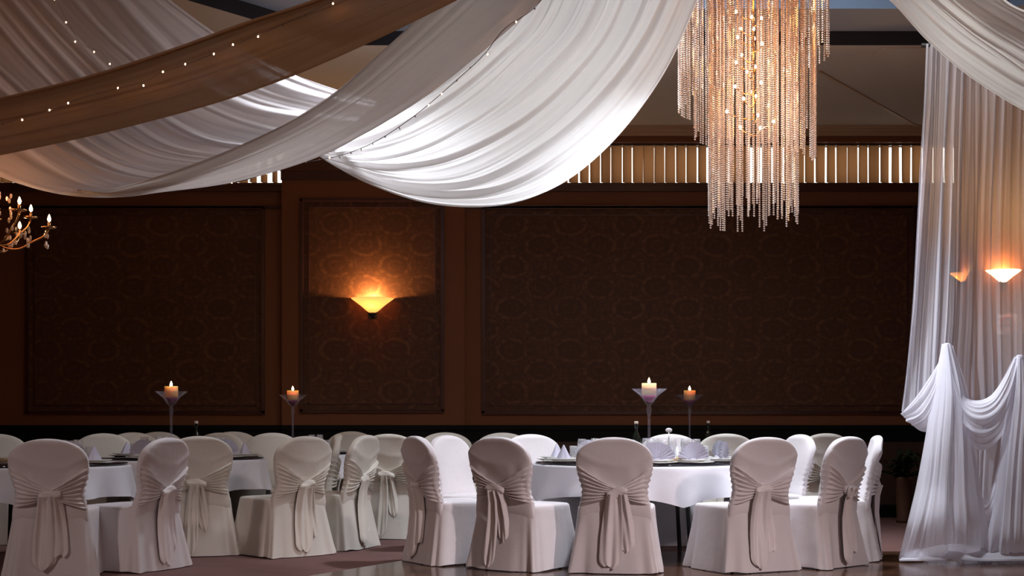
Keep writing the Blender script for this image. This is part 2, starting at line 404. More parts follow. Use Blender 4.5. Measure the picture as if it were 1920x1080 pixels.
sk = struct(sk.build('window_3', M['card'], smooth=False), 'skylight in the raised ceiling above the round table')
# ceiling joint and access panel
def strip(p, q, w, mat, name, lab, z):
    p = Vector(p); q = Vector(q); d = (q-p).normalized(); s = Vector((-d.y, d.x, 0))*w/2
    b = MB(); v = [p-s, p+s, q+s, q-s]; b.add([(*a.xy, z-.012) for a in v]+[(*a.xy, z) for a in v], [(0, 1, 2, 3), (0, 4, 5, 1), (1, 5, 6, 2), (2, 6, 7, 3), (3, 7, 4, 0)])
    return struct(b.build(name, mat, smooth=False), lab)
def onceil(px, py, z=SOF):
    d = (z-CZ)*F/(HZ-py); return ((px-960)/F*d, d, z)
strip(onceil(1535, 132), onceil(1720, 236), .03, M['cornice'], 'trim_8', 'pale joint strip running across the low ceiling', SOF)
pa = onceil(1655, 88); pb = onceil(1745, 104)
b = MB(); x0, x1 = pa[0], pb[0]+.2; y0, y1 = pb[1]-.0, pa[1]
b.box(x0, x1, min(y0, y1), max(y0, y1), SOF-.015, SOF-.001)
struct(b.build('trim_9', M['ceiling'], smooth=False), 'flat access panel in the low ceiling')

# clerestory windows with vertical blinds
def clerestory(name, xa, xb, lab):
    w = MB().box(xa, xb, WALL+.12, WALL+.18, zs0, zs0+.02).box(xa, xb, WALL+.12, WALL+.18, zs1-.02, zs1)
    k = max(2, round((xb-xa)/1.4))
    for i in range(k+1): x = xa+(xb-xa)*i/k; w.box(max(xa, x-.02), min(xb, x+.02), WALL+.12, WALL+.18, zs0, zs1)
    r = struct(w.build(name, M['wood'], smooth=False), lab)
    MB().add([(xa, WALL+.15, zs0), (xb, WALL+.15, zs0), (xb, WALL+.15, zs1), (xa, WALL+.15, zs1)], [(0, 1, 2, 3)]).build('window_glass', M['pane'], r, smooth=False)
    return r
clerestory('window_1', xw1a, xw1b, 'clerestory window above the dark wall panel')
clerestory('window_2', xw2a, xw2b, 'long clerestory window behind the beaded chandelier')
def blind(xa, xb, seed, lab, wide):
    rng = random.Random(seed); t = thing('vertical_blind', lab, 'blind', ((xa+xb)/2, WALL+.05, zs0))
    xm = (xa+xb)/2; s = MB(); x = xa+.05
    while x < xb-.03:
        a = math.radians(rng.choice([8, 14, 22, 27, 30, 33])); 
        if wide(x): a = math.radians(rng.choice([50, 62, 70]))
        w = .062; tw = math.radians(rng.uniform(-5, 5)); P = []
        for i in range(4):
            zz = .022+(zs1-zs0-.03)*i/3; aa = a+tw*i/3
            P.append([(x-xm+w*q*math.cos(aa)-.012*(1-q*q)*math.sin(aa), w*q*math.sin(aa)+.012*(1-q*q), zz) for q in (-1, -.5, 0, .5, 1)])
        s.grid(P); x += .121
    s.build('slats', M['slat'], t)
    MB().box(xa-xm, xb-xm, -.02, .02, zs1-zs0-.02, zs1-zs0).build('head_rail', M['wood'], t, smooth=False)
cx1412 = atx(1412, WALL)
blind(xw2a, xw2b, 5, 'copper vertical blind across the clerestory behind the beaded chandelier', lambda x: abs(x-cx1412) < .05)
blind(xw1a, xw1b, 8, 'half open vertical blind in the clerestory beside the pier', lambda x: x > atx(470, WALL))

# ------------------------------------------------------------------ covered chairs
def chair_variant(seed, cov, sat):
    rng = random.Random(seed)
    def yc(z): return -.215-.20*max(0, z-.50)-.05*max(0, z-.75)
    def hw(z):
        w = .262+.012*math.sin(min(1, max(0, (z-.45)/.4))*PI*.5)
        w -= .034*math.exp(-((z-.59)/.10)**2)
        if .47 < z < .80: w += .005*math.sin(z*150+seed)*math.exp(-((z-.63)/.11)**2)
        if z > .79:
            q = (z-.79)/.18; w *= max(0, 1-q**2.4)**(1/2.)
        return max(w, .001)
    def th(z): return .042 if z < .93 else .042*max(.0, 1-((z-.93)/.04)**2)**.5+.001
    def rear(x, z):
        w = hw(z); q = min(1, abs(x)/w)
        return yc(z)-th(z)*(1-q**4)**.5
    # slab of the back
    cv = MB(); P = []; zz = list(np.linspace(.22, .78, 44))+list(.79+.18*np.sin(np.linspace(0, PI/2, 20)))
    n = 56
    for z in zz:
        w, t, y0 = hw(z), th(z), yc(z); row = []
        for k in range(n):
            a = 2*PI*k/n; ca, sa = math.cos(a), math.sin(a)
            x = w*np.sign(ca)*abs(ca)**.5; y = t*np.sign(sa)*abs(sa)**.5
            if sa < 0:
                y -= .006*math.exp(-((z-.70)/.07)**2)*math.sin(x*46+seed)+.004*math.sin(z*22+x*9+seed)+.007*math.exp(-((z-.72-.5*abs(x-.02))/.02)**2)*min(1,abs(x)*12)
            else: y += .003*math.sin(z*17+x*13+seed)
            if sa < 0 and z < .47: y += (.47-z)**2*1.6
            row.append((x, y0+y, z))
        P.append(row)
    cv.grid(P, closed_v=True)
    # seat and skirt down to the floor
    n = 120; zl = [.0, .03, .08, .14, .2, .26, .32, .38, .43, .455, .468, .474]; P = []
    ph = [rng.uniform(0, 6.28) for _ in range(6)]
    def foot(z, k):
        a = 2*PI*(k+.5)/n; ca, sa = math.cos(a), math.sin(a); h = 1-min(1, z/.46)
        w = .272+.056*h**1.2; d = .272+.02*h
        x = w*np.sign(ca)*abs(ca)**.32; y = d*np.sign(sa)*abs(sa)**.32
        if sa < 0: y = y*(.266+.045*h)/.272
        rp = h**1.1*(.014*math.sin(5*a+ph[0])+.013*math.sin(9*a+ph[1])+.010*math.sin(17*a+ph[2])*(.5+.5*math.sin(3*a+ph[4])))
        cor = h*.022*math.exp(-((abs(ca*sa)*2-1)/.25)**2)
        L = math.hypot(x, y); s = (rp+cor)/L
        zo = 0
        if z < .05: zo = .006+.008*max(0, math.sin(3*a+ph[3]))
        return (x*(1+s), y*(1+s)+.02, z+zo)
    for z in zl[:10]: P.append([foot(z, k) for k in range(n)])
    top = [foot(.455, k) for k in range(n)]
    for s_, z in ((.985, .466), (.95, .473), (.8, .478), (.5, .482), (.2, .484), (.01, .484)):
        P.append([(x*s_, (y-.02)*s_+.02, z) for x, y, _ in top])
    cv.grid(P, closed_v=True)
    # gathered band on the rear: two fans running from the side seams to the knot
    kz = .585+rng.uniform(-.01, .015); kx = rng.uniform(-.03, .03)
    sb = MB(); e0, e1 = .485+rng.uniform(-.02, .02), .80+rng.uniform(-.03, .01)
    for sd in (-1, 1):
        P = []
        for i in range(26):
            u = i/25; row = []
            for j in range(61):
                v = j/60
                ze = e0+(e1-e0)*(.15*v+.85*v**1.15); zk = kz-.028+.056*v
                uu = 1-(1-u)**1.0
                z = ze*(1-uu)+zk*uu - .015*math.sin(PI*uu)*(v)
                w = hw(z); x = sd*(w*1.008*(1-u))+kx*u
                pl = (.5+.5*math.sin(2*PI*8*v+sd*1.3+seed+.8*math.sin(3*v+2*u)))**1.9
                bulge = (.008+.020*u)
                y = rear(x, z)-.004-bulge*.5-.031*pl*(.35+.65*math.sin(PI*min(1, u*1.1+.12)))
                if u < .14: y += (.14-u)/.14*.022
                if j in (0, 60): y = rear(x, z)+.004
                row.append((x, y, z))
            P.append(row)
        sb.grid(P)
    # knot: a rolled band of cloth
    yk = rear(kx, kz)-.034; kn = MB(); P = []
    tilt = rng.uniform(-.35, .35); kw = rng.uniform(.066, .082)
    for i in range(17):
        a = PI*i/16; row = []; X = -math.cos(a)
        for k in range(24):
            b_ = 2*PI*k/24; wr = 1+.16*math.sin(2*b_+3*a+seed)+.07*math.sin(5*b_+seed)
            q = math.sin(a)**.45
            row.append((kx+kw*X, yk+.026*q*math.sin(b_)*wr, kz+tilt*kw*X*.6+.034*q*math.cos(b_)*wr))
        P.append(row)
    kn.grid(P, closed_v=True)
    if seed == 31:
        for cxl, rl in ((-.035, .030), (.03, .024)):
            kn.tube([(kx+cxl+rl*math.cos(2*PI*k/20), yk-.03-.006*math.sin(2*PI*k/20), kz-.02+rl*1.25*math.sin(2*PI*k/20)) for k in range(21)], .009, 8)
    # two hanging tails
    def rearskirt(z):
        h = 1-min(1, z/.46); return min(rear(0, max(z, .3)), -(.266+.045*h)+.02-.012*h)
    def tail(x0, x1, w0, w1, zend, seed2, lift):
        tb = MB(); P = []
        for i in range(34):
            s = i/33; row = []
            for j in range(23):
                t = j/22*2-1
                z = kz-.01-(kz-.01-zend)*s
                w = w0+(w1-w0)*min(1, s*1.7)**.8
                if s > .86: w *= max(.0, 1-((s-.86)/.14)**2.4*.75)**.5
                x = kx+x0+(x1-x0)*s+w*t
                y = rearskirt(z)-.016-lift-.012*(1-t*t)-(.015*(1-s*.4))*math.sin(t*4.6+seed2+s*1.5)-.006*math.sin(t*9+seed2*2-s*2)-.022*(1-s)**3
                row.append((x, y, z+.012*math.sin(3*t+seed2)*s))
            P.append(row)
        return tb.grid(P)
    q = rng.random()
    narrow = seed == 10
    t1 = tail(-.02, -.03-.02*q, .055 if not narrow else .034, .082 if not narrow else .055, .03+.04*rng.random(), seed, .016)
    t2 = tail(.028, .045+.03*q, .045 if not narrow else .03, .068 if not narrow else .046, .08+.16*rng.random()*q, seed+2., .0)
    lg = []
    for sx in (-1, 1):
        for sy in (-1, 1): lg.append(MB().tube([(sx*.2, sy*.19+.02, 0), (sx*.2, sy*.18+.02, .44)], .012, 8))
    return cv, sb, kn, t1, t2, lg
PROTO = {}
def chair(key, loc, a, label, group):
    """a: facing, degrees clockwise from straight away"""
    rz = -math.radians(a)
    if key not in PROTO:
        i, fam = key
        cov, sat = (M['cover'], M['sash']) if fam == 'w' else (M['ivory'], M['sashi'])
        cv, sb, kn, t1, t2, lg = chair_variant(i*7+3, cov, sat)
        t = thing('banquet_chair', label, 'chair', loc, rz, group)
        cv.build('chair_cover', cov, t); s = sb.build('sash', sat, t)
        kn.build('knot', sat, s); t1.build('tail', sat, s); t2.build('tail', sat, s)
        for l in lg: l.build('leg', M['black'], t)
        PROTO[key] = t; return t
    return dup(PROTO[key], loc, rz, label, group)
def put(key, px, d, a, label, group):
    """px, d: where the middle of the chair's back stands"""
    x = atx(px, d); ar = math.radians(a); off = .26
    return chair(key, (x+off*math.sin(ar), d+off*math.cos(ar), .0 if d > 11.9 or x < -1.4 else .008), a, label, group)
GR = 'covered chairs around the bright round table'
GL = 'covered chairs around the dim ivory table'
GN = 'covered chairs around the table at the photo edge'
GF = 'covered chairs at the tables along the back wall'
put((0, 'w'), 1152, 10.12, 8, 'white covered chair with broad hanging sash, rear towards us, between tied neighbours at bright table', GR)
put((1, 'w'), 940, 10.35, 36, 'white covered chair with two narrow sash tails, turned right towards the bright round table', GR)
put((2, 'w'), 1430, 10.22, -24, 'white covered chair with one long sash tail beside the fan napkin', GR)
put((4, 'w'), 1580, 10.55, -46, 'white covered chair with looped bow, turned to the bright table near the sheer curtain', GR)
put((1, 'w'), 1632, 11.2, -80, 'white covered chair seen edge on, nearest the sheer curtain', GR)
put((2, 'w'), 791, 10.85, 62, 'white covered chair with shaded back, outermost of the bright table beside the dim tables', GR)
put((0, 'w'), 848, 11.98, 124, 'white covered chair showing its bright front, behind the outermost chair of the bright table', GR)
put((0, 'w'), 1000, 12.75, 158, 'white covered chair facing us behind the small napkin fans', GR)
put((3, 'w'), 1256, 12.9, 186, 'white covered chair facing us behind the white table number sign', GR)
put((1, 'w'), 1490, 11.9, -106, 'white covered chair showing its front at the side of the bright table by the curtain', GR)
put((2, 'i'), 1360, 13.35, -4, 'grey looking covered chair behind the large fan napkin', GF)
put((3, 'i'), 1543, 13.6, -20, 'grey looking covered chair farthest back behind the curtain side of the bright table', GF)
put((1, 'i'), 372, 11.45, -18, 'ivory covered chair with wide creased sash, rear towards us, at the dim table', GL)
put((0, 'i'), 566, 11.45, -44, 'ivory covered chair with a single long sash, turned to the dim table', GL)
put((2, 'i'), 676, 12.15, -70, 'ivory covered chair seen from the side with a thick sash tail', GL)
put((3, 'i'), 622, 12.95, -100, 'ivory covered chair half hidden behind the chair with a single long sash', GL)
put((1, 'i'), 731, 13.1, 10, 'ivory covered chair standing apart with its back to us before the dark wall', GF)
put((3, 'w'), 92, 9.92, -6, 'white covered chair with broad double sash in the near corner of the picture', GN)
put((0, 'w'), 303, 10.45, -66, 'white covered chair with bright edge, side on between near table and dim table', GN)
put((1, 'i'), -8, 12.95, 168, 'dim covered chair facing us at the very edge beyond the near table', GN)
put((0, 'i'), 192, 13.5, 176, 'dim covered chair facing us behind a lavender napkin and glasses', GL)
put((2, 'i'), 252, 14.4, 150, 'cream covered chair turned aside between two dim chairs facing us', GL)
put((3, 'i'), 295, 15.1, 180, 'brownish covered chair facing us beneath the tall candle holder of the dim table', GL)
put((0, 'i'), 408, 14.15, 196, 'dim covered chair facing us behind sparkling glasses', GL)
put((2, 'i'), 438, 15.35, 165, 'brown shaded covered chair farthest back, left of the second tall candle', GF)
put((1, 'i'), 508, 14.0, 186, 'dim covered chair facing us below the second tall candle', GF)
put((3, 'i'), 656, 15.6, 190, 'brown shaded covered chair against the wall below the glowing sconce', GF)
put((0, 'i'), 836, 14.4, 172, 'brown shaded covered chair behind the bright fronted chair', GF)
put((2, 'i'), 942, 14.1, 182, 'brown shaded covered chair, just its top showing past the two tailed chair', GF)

# ------------------------------------------------------------------ tables
TH = .74
def table(name_label, cloth_label, cx, cy, R, seed, drop=.28, glass_label=None, rot=.5):
    t = thing('round_table', name_label, 'table', (cx, cy, 0), 0, 'round banquet tables')
    MB().lathe([(0, TH-.03), (R-.01, TH-.03), (R, TH-.02), (R, TH-.006), (R-.005, TH-.004), (0, TH-.004)], 64).build('tabletop', M['wood'], t)
    for k in range(4):
        a = PI/4+k*PI/2
        MB().tube([(R*.62*math.cos(a), R*.62*math.sin(a), 0), (R*.55*math.cos(a), R*.55*math.sin(a), TH-.03)], .018, 8).build('leg', M['black'], t)
    rng = np.random.RandomState(seed); n = 180; P = []; ph = rng.rand(4)*6.28
    def edge(a, s):
        c4 = max(abs(math.cos(a+rot)), abs(math.sin(a+rot))); L = drop*(.82+.35*(1/c4-1)/.414)*(1+.03*math.sin(3*a+ph[0]))
        zz = TH+.004-L*s
        out = .012*s+.055*s*(math.sin(13*a+ph[1]+.5*s)*.6+.5*math.sin(7*a+ph[2]))*(.3+.7*s)+.03*s
        r = R+.006+max(-.004, out)
        return (r*math.cos(a), r*math.sin(a), zz)
    for r in (.0, .3, .6, .85, .95): P.append([(R*r*math.cos(2*PI*k/n), R*r*math.sin(2*PI*k/n), TH+.006) for k in range(n)])
    P.append([((R+.002)*math.cos(2*PI*k/n), (R+.002)*math.sin(2*PI*k/n), TH+.005) for k in range(n)])
    for s in np.linspace(.05, 1, 14): P.append([edge(2*PI*k/n, s) for k in range(n)])
    o = MB().grid(P, closed_v=True).build('tablecloth', M['cloth'], loc=(cx, cy, 0)); tag(o, cloth_label, 'tablecloth', 'white tablecloths')
    if glass_label:
        o = MB().lathe([(0, 0), (R-.03, 0), (R-.02, .004), (R-.02, .014), (R-.025, .018), (0, .018)], 72).build('glass_table_top', M['darkglass'], loc=(cx, cy, TH+.007))
        tag(o, glass_label, 'glass top', 'black glass tops on the tables')
    return (cx, cy, R)
TA = table('round table under white cloth in the middle of the brightly lit chairs', 'bright white cloth on the table beneath the beaded chandelier', 1.03, 11.55, .86, 1, .27, 'black glass top under plates of the bright table')
TB = table('round table among the ivory chairs', 'grey looking white cloth on the dim table with the first tall candle', -2.97, 12.85, .74, 2, .30, 'black glass top under plates of the dim table')
TN = table('round table at the edge of the photo', 'white cloth with a hanging corner between the two nearest chairs', -3.72, 11.1, .72, 3, .27, 'black glass top on the table at the edge of the photo')
TC = table('round table close to the back wall below the sconce', 'shaded white cloth on the table with the second tall candle', -2.15, 14.6, .55, 4, .28, 'black glass top on the table below the sconce')
TD = table('round table close to the back wall behind the bright table', 'shaded white cloth on the table behind the bright one', 1.82, 14.65, .62, 5, .28, 'black glass top on the table behind the bright one')
TZ = TH+.025

# place settings
def proto_plate():
    return MB().lathe([(0, .0), (.08, .0), (.09, .004), (.135, .016), (.138, .019), (.134, .02), (.09, .009), (0, .006)], 40)
def proto_charger():
    return MB().lathe([(0, 0), (.11, 0), (.165, .012), (.167, .015), (.162, .016), (.11, .005), (0, .004)], 40)
def proto_fan():
    m = MB(); P = []; n = 26
    for r in (.018, .07, .12, .15):
        P.append([(r*math.cos(PI*(.04+.92*k/n)), (.015 if k % 2 else -.015)*(r/.15)**.7-.02*(r/.15), r*math.sin(PI*(.04+.92*k/n))*.92+.004) for k in range(n+1)])
    m.grid(P); m.grid([[(x, y+.006, z) for x, y, z in row] for row in P])
    m.box(-.03, .03, -.012, .016, 0, .02)
    return m
def proto_cone():
    m = MB(); P = []
    for i in range(8):
        s = i/7; P.append([((.075*(1-s)+.004)*math.cos(2*PI*k/24)*(1+.12*math.cos(6*PI*k/24*2)), (.05*(1-s)+.004)*math.sin(2*PI*k/24), .115*s) for k in range(24)])
    return m.grid(P, closed_v=True)
def proto_wine():
    return MB().lathe([(0, .0), (.032, .0), (.034, .003), (.008, .008), (.004, .02), (.004, .075), (.012, .085), (.030, .105), (.037, .13), (.037, .15), (.032, .18), (.030, .18), (.034, .15), (.034, .13), (.028, .108), (0, .09)], 24)
def proto_tumbler():
    return MB().lathe([(0, .0), (.026, .0), (.028, .004), (.034, .125), (.032, .125), (.027, .01), (0, .008)], 24)
PP = {}
def item(kind, builder, mat, loc, rz, label, cat, group):
    if kind not in PP:
        o = builder().build(kind, mat, loc=loc); PP[kind] = o
    else:
        o = PP[kind].copy(); C.objects.link(o); o.location = loc
    o.rotation_euler = (0, 0, rz)
    return tag(o, label, cat, group)
def setting(T, ang, where, tgroup, nap='fan', glasses=2, only=None):
    """ang: degrees, direction from the table centre to the seat, 0 = +x, 90 = away from camera"""
    cx, cy, R = T; a = math.radians(ang); dx, dy = math.cos(a), math.sin(a); r = R-.175
    x, y = cx+dx*r, cy+dy*r; rz = a+PI/2
    item('charger_plate', proto_charger, M['china'], (x, y, TZ), rz, 'wide white charger plate '+where, 'plate', 'charger plates of the '+tgroup)
    item('dinner_plate', proto_plate, M['china'], (x, y, TZ+.012), rz, 'white dinner plate on its charger '+where, 'plate', 'dinner plates of the '+tgroup)
    if nap == 'fan': item('fan_napkin', proto_fan, M['napkin'], (x, y, TZ+.022), rz, 'lavender napkin folded to a fan '+where, 'napkin', 'napkins of the '+tgroup)
    else: item('cone_napkin', proto_cone, M['napkin'], (x, y, TZ+.022), rz, 'lavender napkin folded to a peak '+where, 'napkin', 'napkins of the '+tgroup)
    tx, ty = -dy, dx
    for q, (k, fn, nm, o1, o2) in enumerate((('wine_glass', proto_wine, 'stemmed wine glass', .24, .12), ('water_tumbler', proto_tumbler, 'straight water tumbler', .19, .21), ('wine_glass', proto_wine, 'second stemmed wine glass', .28, .02))[:glasses]):
        item(k, fn, M['glass'], (x-dx*o1+tx*o2, y-dy*o1+ty*o2, TZ), rz, nm+' '+where, 'glass', 'glasses of the '+tgroup)
A = 'bright table'
setting(TA, -118, 'at the two tailed chair of the bright table', A, 'cone', 3)
setting(TA, -84, 'at the broad sashed middle chair of the bright table', A, 'fan', 3)
setting(TA, -58, 'at the long tailed chair of the bright table', A, 'fan', 3)
setting(TA, -22, 'at the looped bow chair of the bright table', A, 'fan', 3)
setting(TA, 14, 'at the curtain side chair of the bright table', A, 'fan', 2)
setting(TA, 62, 'before the chair behind the table number sign', A, 'cone', 3)
setting(TA, 122, 'before the chair facing us behind small napkin fans', A, 'fan', 3)
setting(TA, 165, 'before the bright fronted chair of the bright table', A, 'cone', 2)
setting(TA, 205, 'at the shaded outermost chair of the bright table', A, 'cone', 2)
B = 'dim table'
setting(TB, -70, 'at the creased sash chair of the dim table', B, 'fan', 3)
setting(TB, -38, 'at the single sashed chair of the dim table', B, 'fan', 3)
setting(TB, -5, 'at the side on chair of the dim table', B, 'cone', 2)
setting(TB, 60, 'before the far facing chair of the dim table', B, 'cone', 3)
setting(TB, 120, 'before the cream chair of the dim table', B, 'fan', 3)
setting(TB, -112, 'at the near table side of the dim table', B, 'fan', 3)
setting(TB, 165, 'at the dark end of the dim table', B, 'cone', 2)
setting(TN, -55, 'at the double sashed chair of the near table', 'near table', 'fan', 2)
setting(TN, -20, 'at the bright edged chair of the near table', 'near table', 'cone', 2)
setting(TN, 80, 'at the far side of the near table', 'near table', 'fan', 2)
setting(TC, -20, 'on the table below the sconce', 'sconce table', 'cone', 3)

# candle holders, candles
def holder(loc, label, sandmat, s=1.):
    t = thing('candle_holder', label, 'candle holder', loc, 0, 'tall glass candle holders')
    MB().lathe([(0, 0), (.075, 0), (.08, .006), (.03, .02), (.013, .05), (.011, .2), (.012, .36), (.018, .405), (.026, .42), (.018, .435), (.014, .45), (.035, .475), (.075, .53), (.145, .585), (.147, .588), (.142, .588), (.072, .535), (.03, .483), (0, .47)], 40).build('glass_stand', M['vase'], t)
    MB().lathe([(0, .478), (.03, .487), (.062, .528), (.06, .532), (0, .533)], 32).build('sand', sandmat, t)
    t.scale = (s, s, s)
    return t
def candle(loc, label, wax):
    t = thing('pillar_candle', label, 'candle', loc, 0, 'pillar candles')
    MB().lathe([(0, 0), (.053, 0), (.06, .003), (.06, .098), (.057, .10), (.03, .092), (0, .09)], 36).build('wax', wax, t)
    MB().tube([(0, 0, .09), (.002, 0, .104)], .0015, 6).build('wick', M['wick'], t)
    MB().lathe([(0, .098), (.008, .104), (.012, .114), (.008, .128), (.001, .145)], 14).build('flame', M['flame'], t)
    l = bpy.data.lights.new('candle_light', 'POINT'); l.energy = 1.6; l.color = (1, .6, .28); l.shadow_soft_size = .012
    o = bpy.data.objects.new('candle_light', l); C.objects.link(o); o.parent = t; o.location = (0, 0, .13)
    return t
for px, d, T, lab, lab2, sm, wx in ((1217, 11.6, TA, 'tall glass candle holder with plum sand in a lit pink tone on the bright table', 'cream pillar candle, palest and largest of the four', M['sandlit'], M['wax']),
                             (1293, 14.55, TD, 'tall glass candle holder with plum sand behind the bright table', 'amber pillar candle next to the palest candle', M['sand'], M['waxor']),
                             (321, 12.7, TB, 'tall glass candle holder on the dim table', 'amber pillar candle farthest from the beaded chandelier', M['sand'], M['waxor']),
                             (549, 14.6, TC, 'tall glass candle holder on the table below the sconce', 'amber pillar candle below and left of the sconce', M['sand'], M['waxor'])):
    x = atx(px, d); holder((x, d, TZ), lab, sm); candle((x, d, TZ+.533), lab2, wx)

# bottles, sign, juice
def bottle(loc, lab):
    t = thing('wine_bottle', lab, 'bottle', loc, 0, 'dark wine bottles')
    MB().lathe([(0, 0), (.036, 0), (.038, .005), (.038, .18), (.03, .205), (.015, .235), (.0135, .29), (.0155, .292), (.0155, .298), (0, .298)], 28).build('bottle_body', M['bottle'], t)
    MB().lathe([(0, .298), (.0165, .298), (.0175, .303), (.0175, .318), (.014, .322), (0, .322)], 20).build('stopper', M['cork'], t)
bottle((atx(1193, 12.1), 12.1, TZ), 'dark wine bottle with pale stopper beside the palest candle')
bottle((atx(1328, 14.4), 14.4, TZ), 'dark wine bottle with pale stopper behind the fan napkin')
bottle((atx(368, 13.1), 13.1, TZ), 'dark wine bottle with pale stopper on the dim table')
t = thing('table_number_holder', 'slim stand with a white oval card on the bright table', 'table sign', (atx(1254, 11.75), 11.75, TZ))
MB().lathe([(0, 0), (.035, 0), (.035, .006), (.006, .012), (0, .012)], 24).build('base', M['steel'], t)
MB().tube([(0, 0, .01), (0, 0, .235)], .004, 8).build('stem', M['steel'], t)
MB().ball((0, 0, .248), .028, .006, .02, 24, 12).build('card', M['card'], t)
def juice(loc, lab):
    t = thing('juice_bowl', lab, 'bowl', loc, 0, 'low glass bowls of yellow juice')
    MB().lathe([(0, 0), (.05, 0), (.06, .006), (.075, .055), (.073, .055), (.057, .01), (0, .008)], 32).build('bowl', M['glass'], t)
    MB().lathe([(0, .011), (.056, .012), (.069, .046), (0, .046)], 32).build('juice', M['juice'], t)
juice((atx(1272, 10.98), 10.98, TZ), 'low glass bowl of yellow juice beside the large fan napkin')
juice((atx(14, 10.7), 10.7, TZ), 'low glass bowl of yellow juice on the table at the photo edge')

# ------------------------------------------------------------------ sconces
def sconce(loc, lab, power, s=1., sh='shade'):
    t = thing('wall_sconce', lab, 'sconce', loc, 0, 'fan shaped wall sconces')
    MB().lathe([(.035*s, -.075*s), (.07*s, -.045*s), (.14*s, .015*s), (.235*s, .085*s), (.24*s, .092*s), (.23*s, .092*s), (.135*s, .022*s), (.065*s, -.038*s), (.0, -.06*s)], 40, a0=PI, a1=2*PI).build('glass_shade', M[sh], t)
    MB().lathe([(0, -.135*s), (.018*s, -.13*s), (.035*s, -.10*s), (.05*s, -.085*s), (.05*s, -.07*s), (0, -.07*s)], 24, a0=PI, a1=2*PI).build('finial', M['black'], t)
    MB().box(-.05*s, .05*s, -.02, 0, -.12*s, .03*s).build('back_plate', M['black'], t, smooth=False)
    MB().ball((0, -.09*s, .03*s), .022*s, None, .03*s).build('bulb', M['bulb'], t)
    l = bpy.data.lights.new('sconce_light', 'POINT'); l.energy = power; l.color = (1, .52, .17); l.shadow_soft_size = .03
    o = bpy.data.objects.new('sconce_light', l); C.objects.link(o); o.parent = t; o.location = (0, -.10*s, .055*s); return t
sconce((atx(699, WALL-PIER), WALL-PIER-.015, atz(575, WALL-PIER)), 'lit fan sconce glowing on the narrow damask panel', 75.)
RX, RY = 3.96, 12.1
struct(MB().box(RX, 4.95, RY, 12.75, 0, SOF+.125).build('wall_column', M['trim'], smooth=False), 'brown column seen through the sheer curtain')
struct(MB().box(RX-.02, 4.97, RY-.02, 12.77, 0, .12).build('baseboard_column', M['rail'], smooth=False), 'black baseboard of the column behind the curtain')
sconce((atx(1880, RY), RY-.005, atz(520, RY)), 'bright sconce shining through the sheer curtain', 30., .62, 'shadehot')
s_ = sconce((RX-.005, 12.45, atz(522, 12.45)), 'small looking sconce, side on, seen through the sheer curtain', 5., .5); s_.rotation_euler = (0, 0, -PI/2)
t = thing('no_smoking_sign', 'round red no smoking sign seen through the sheer curtain', 'sign', (atx(1888, RY), RY, atz(608, RY)))
MB().box(-.085, .085, -.008, 0, -.085, .085).build('sign_plate', M['signwhite'], t, smooth=False)
b = MB(); P = []
for k in range(41):
    a = 2*PI*k/40; P.append((.062*math.cos(a), -.012, .062*math.sin(a)))
b.tube(P, .008, 6); b.tube([(-.043, -.012, .043), (.043, -.012, -.043)], .007, 6); b.build('red_ring', M['signred'], t)
MB().box(-.05, .03, -.014, -.008, -.010, .008).box(.034, .045, -.014, -.008, -.010, .008).build('cigarette', M['black'], t, smooth=False)

# ------------------------------------------------------------------ beaded chandelier
CD = 10.2; CXc = atx(1412, CD)
ch = thing('beaded_chandelier', 'large tiered chandelier of hanging crystal bead strands', 'chandelier', (CXc, CD, atz(420, CD)))
z0c = atz(420, CD); ztop = 4.52
STR = {}
def strand_mesh(L):
    key = round(L/.04)
    if key in STR: return STR[key]
    L = key*.04; n = int(L/.0160); v = []; f = []
    for i in range(n):
        z = -(i+.5)*.0160; r = .0085; o = len(v)
        v += [(r, 0, z), (0, r, z), (-r, 0, z), (0, -r, z), (0, 0, z+.0078), (0, 0, z-.0078)]
        f += [(o+a, o+(a+1) % 4, o+4) for a in range(4)]+[(o+(a+1) % 4, o+a, o+5) for a in range(4)]
    me = bpy.data.meshes.new('bead_strand'); me.from_pydata(v, [], f); me.materials.append(M['bead']); STR[key] = me; return me
rng = random.Random(4)
strands = []
def ring(r, n, ybot, a0=0, a1=360, jit=8):
    for k in range(n):
        a = math.radians(a0+(a1-a0)*(k+.5)/n+rng.uniform(-1.5, 1.5)); yb = (ybot(math.degrees(a) % 360) if callable(ybot) else ybot)+rng.uniform(-jit, jit)
        strands.append((r*math.cos(a), r*math.sin(a), ztop-atz(yb, CD)))
ring(.62, 20, 8, 120, 215, 6)
ring(.53, 44, lambda a: 200+12*math.sin(math.radians(a)) , 140, 255, 8)
ring(.53, 14, 110, 300, 400, 8)
ring(.44, 12, 298, 347, 372, 6)
ring(.42, 30, 250, 10, 170, 14)
ring(.37, 10, 290, 300, 340, 14)
ring(.315, 52, lambda a: 408+10*math.sin(a*.21), 0, 360, 12)
ring(.25, 22, lambda a: 385+25*math.sin(a*.13), 0, 360, 25)
ring(.16, 10, 330, 0, 360, 50)
strands.sort(key=lambda s: s[1])
ring_ = None
rest = MB()
for i, (x, y, L) in enumerate(strands):
    me = strand_mesh(L)
    if i < 100:
        o = bpy.data.objects.new('bead_strand', me); C.objects.link(o); o.parent = ch; o.location = (x, y, ztop-z0c); o.rotation_euler = (0, 0, rng.uniform(0, 1.5))
    else:
        rest.add([(p.co.x+x, p.co.y+y, p.co.z+ztop-z0c) for p in me.vertices], [tuple(p.vertices) for p in me.polygons])
if rest.v:
    o = rest.build('bead_strands', M['bead'], ch, smooth=False); o['kind'] = 'stuff'
fr = MB()
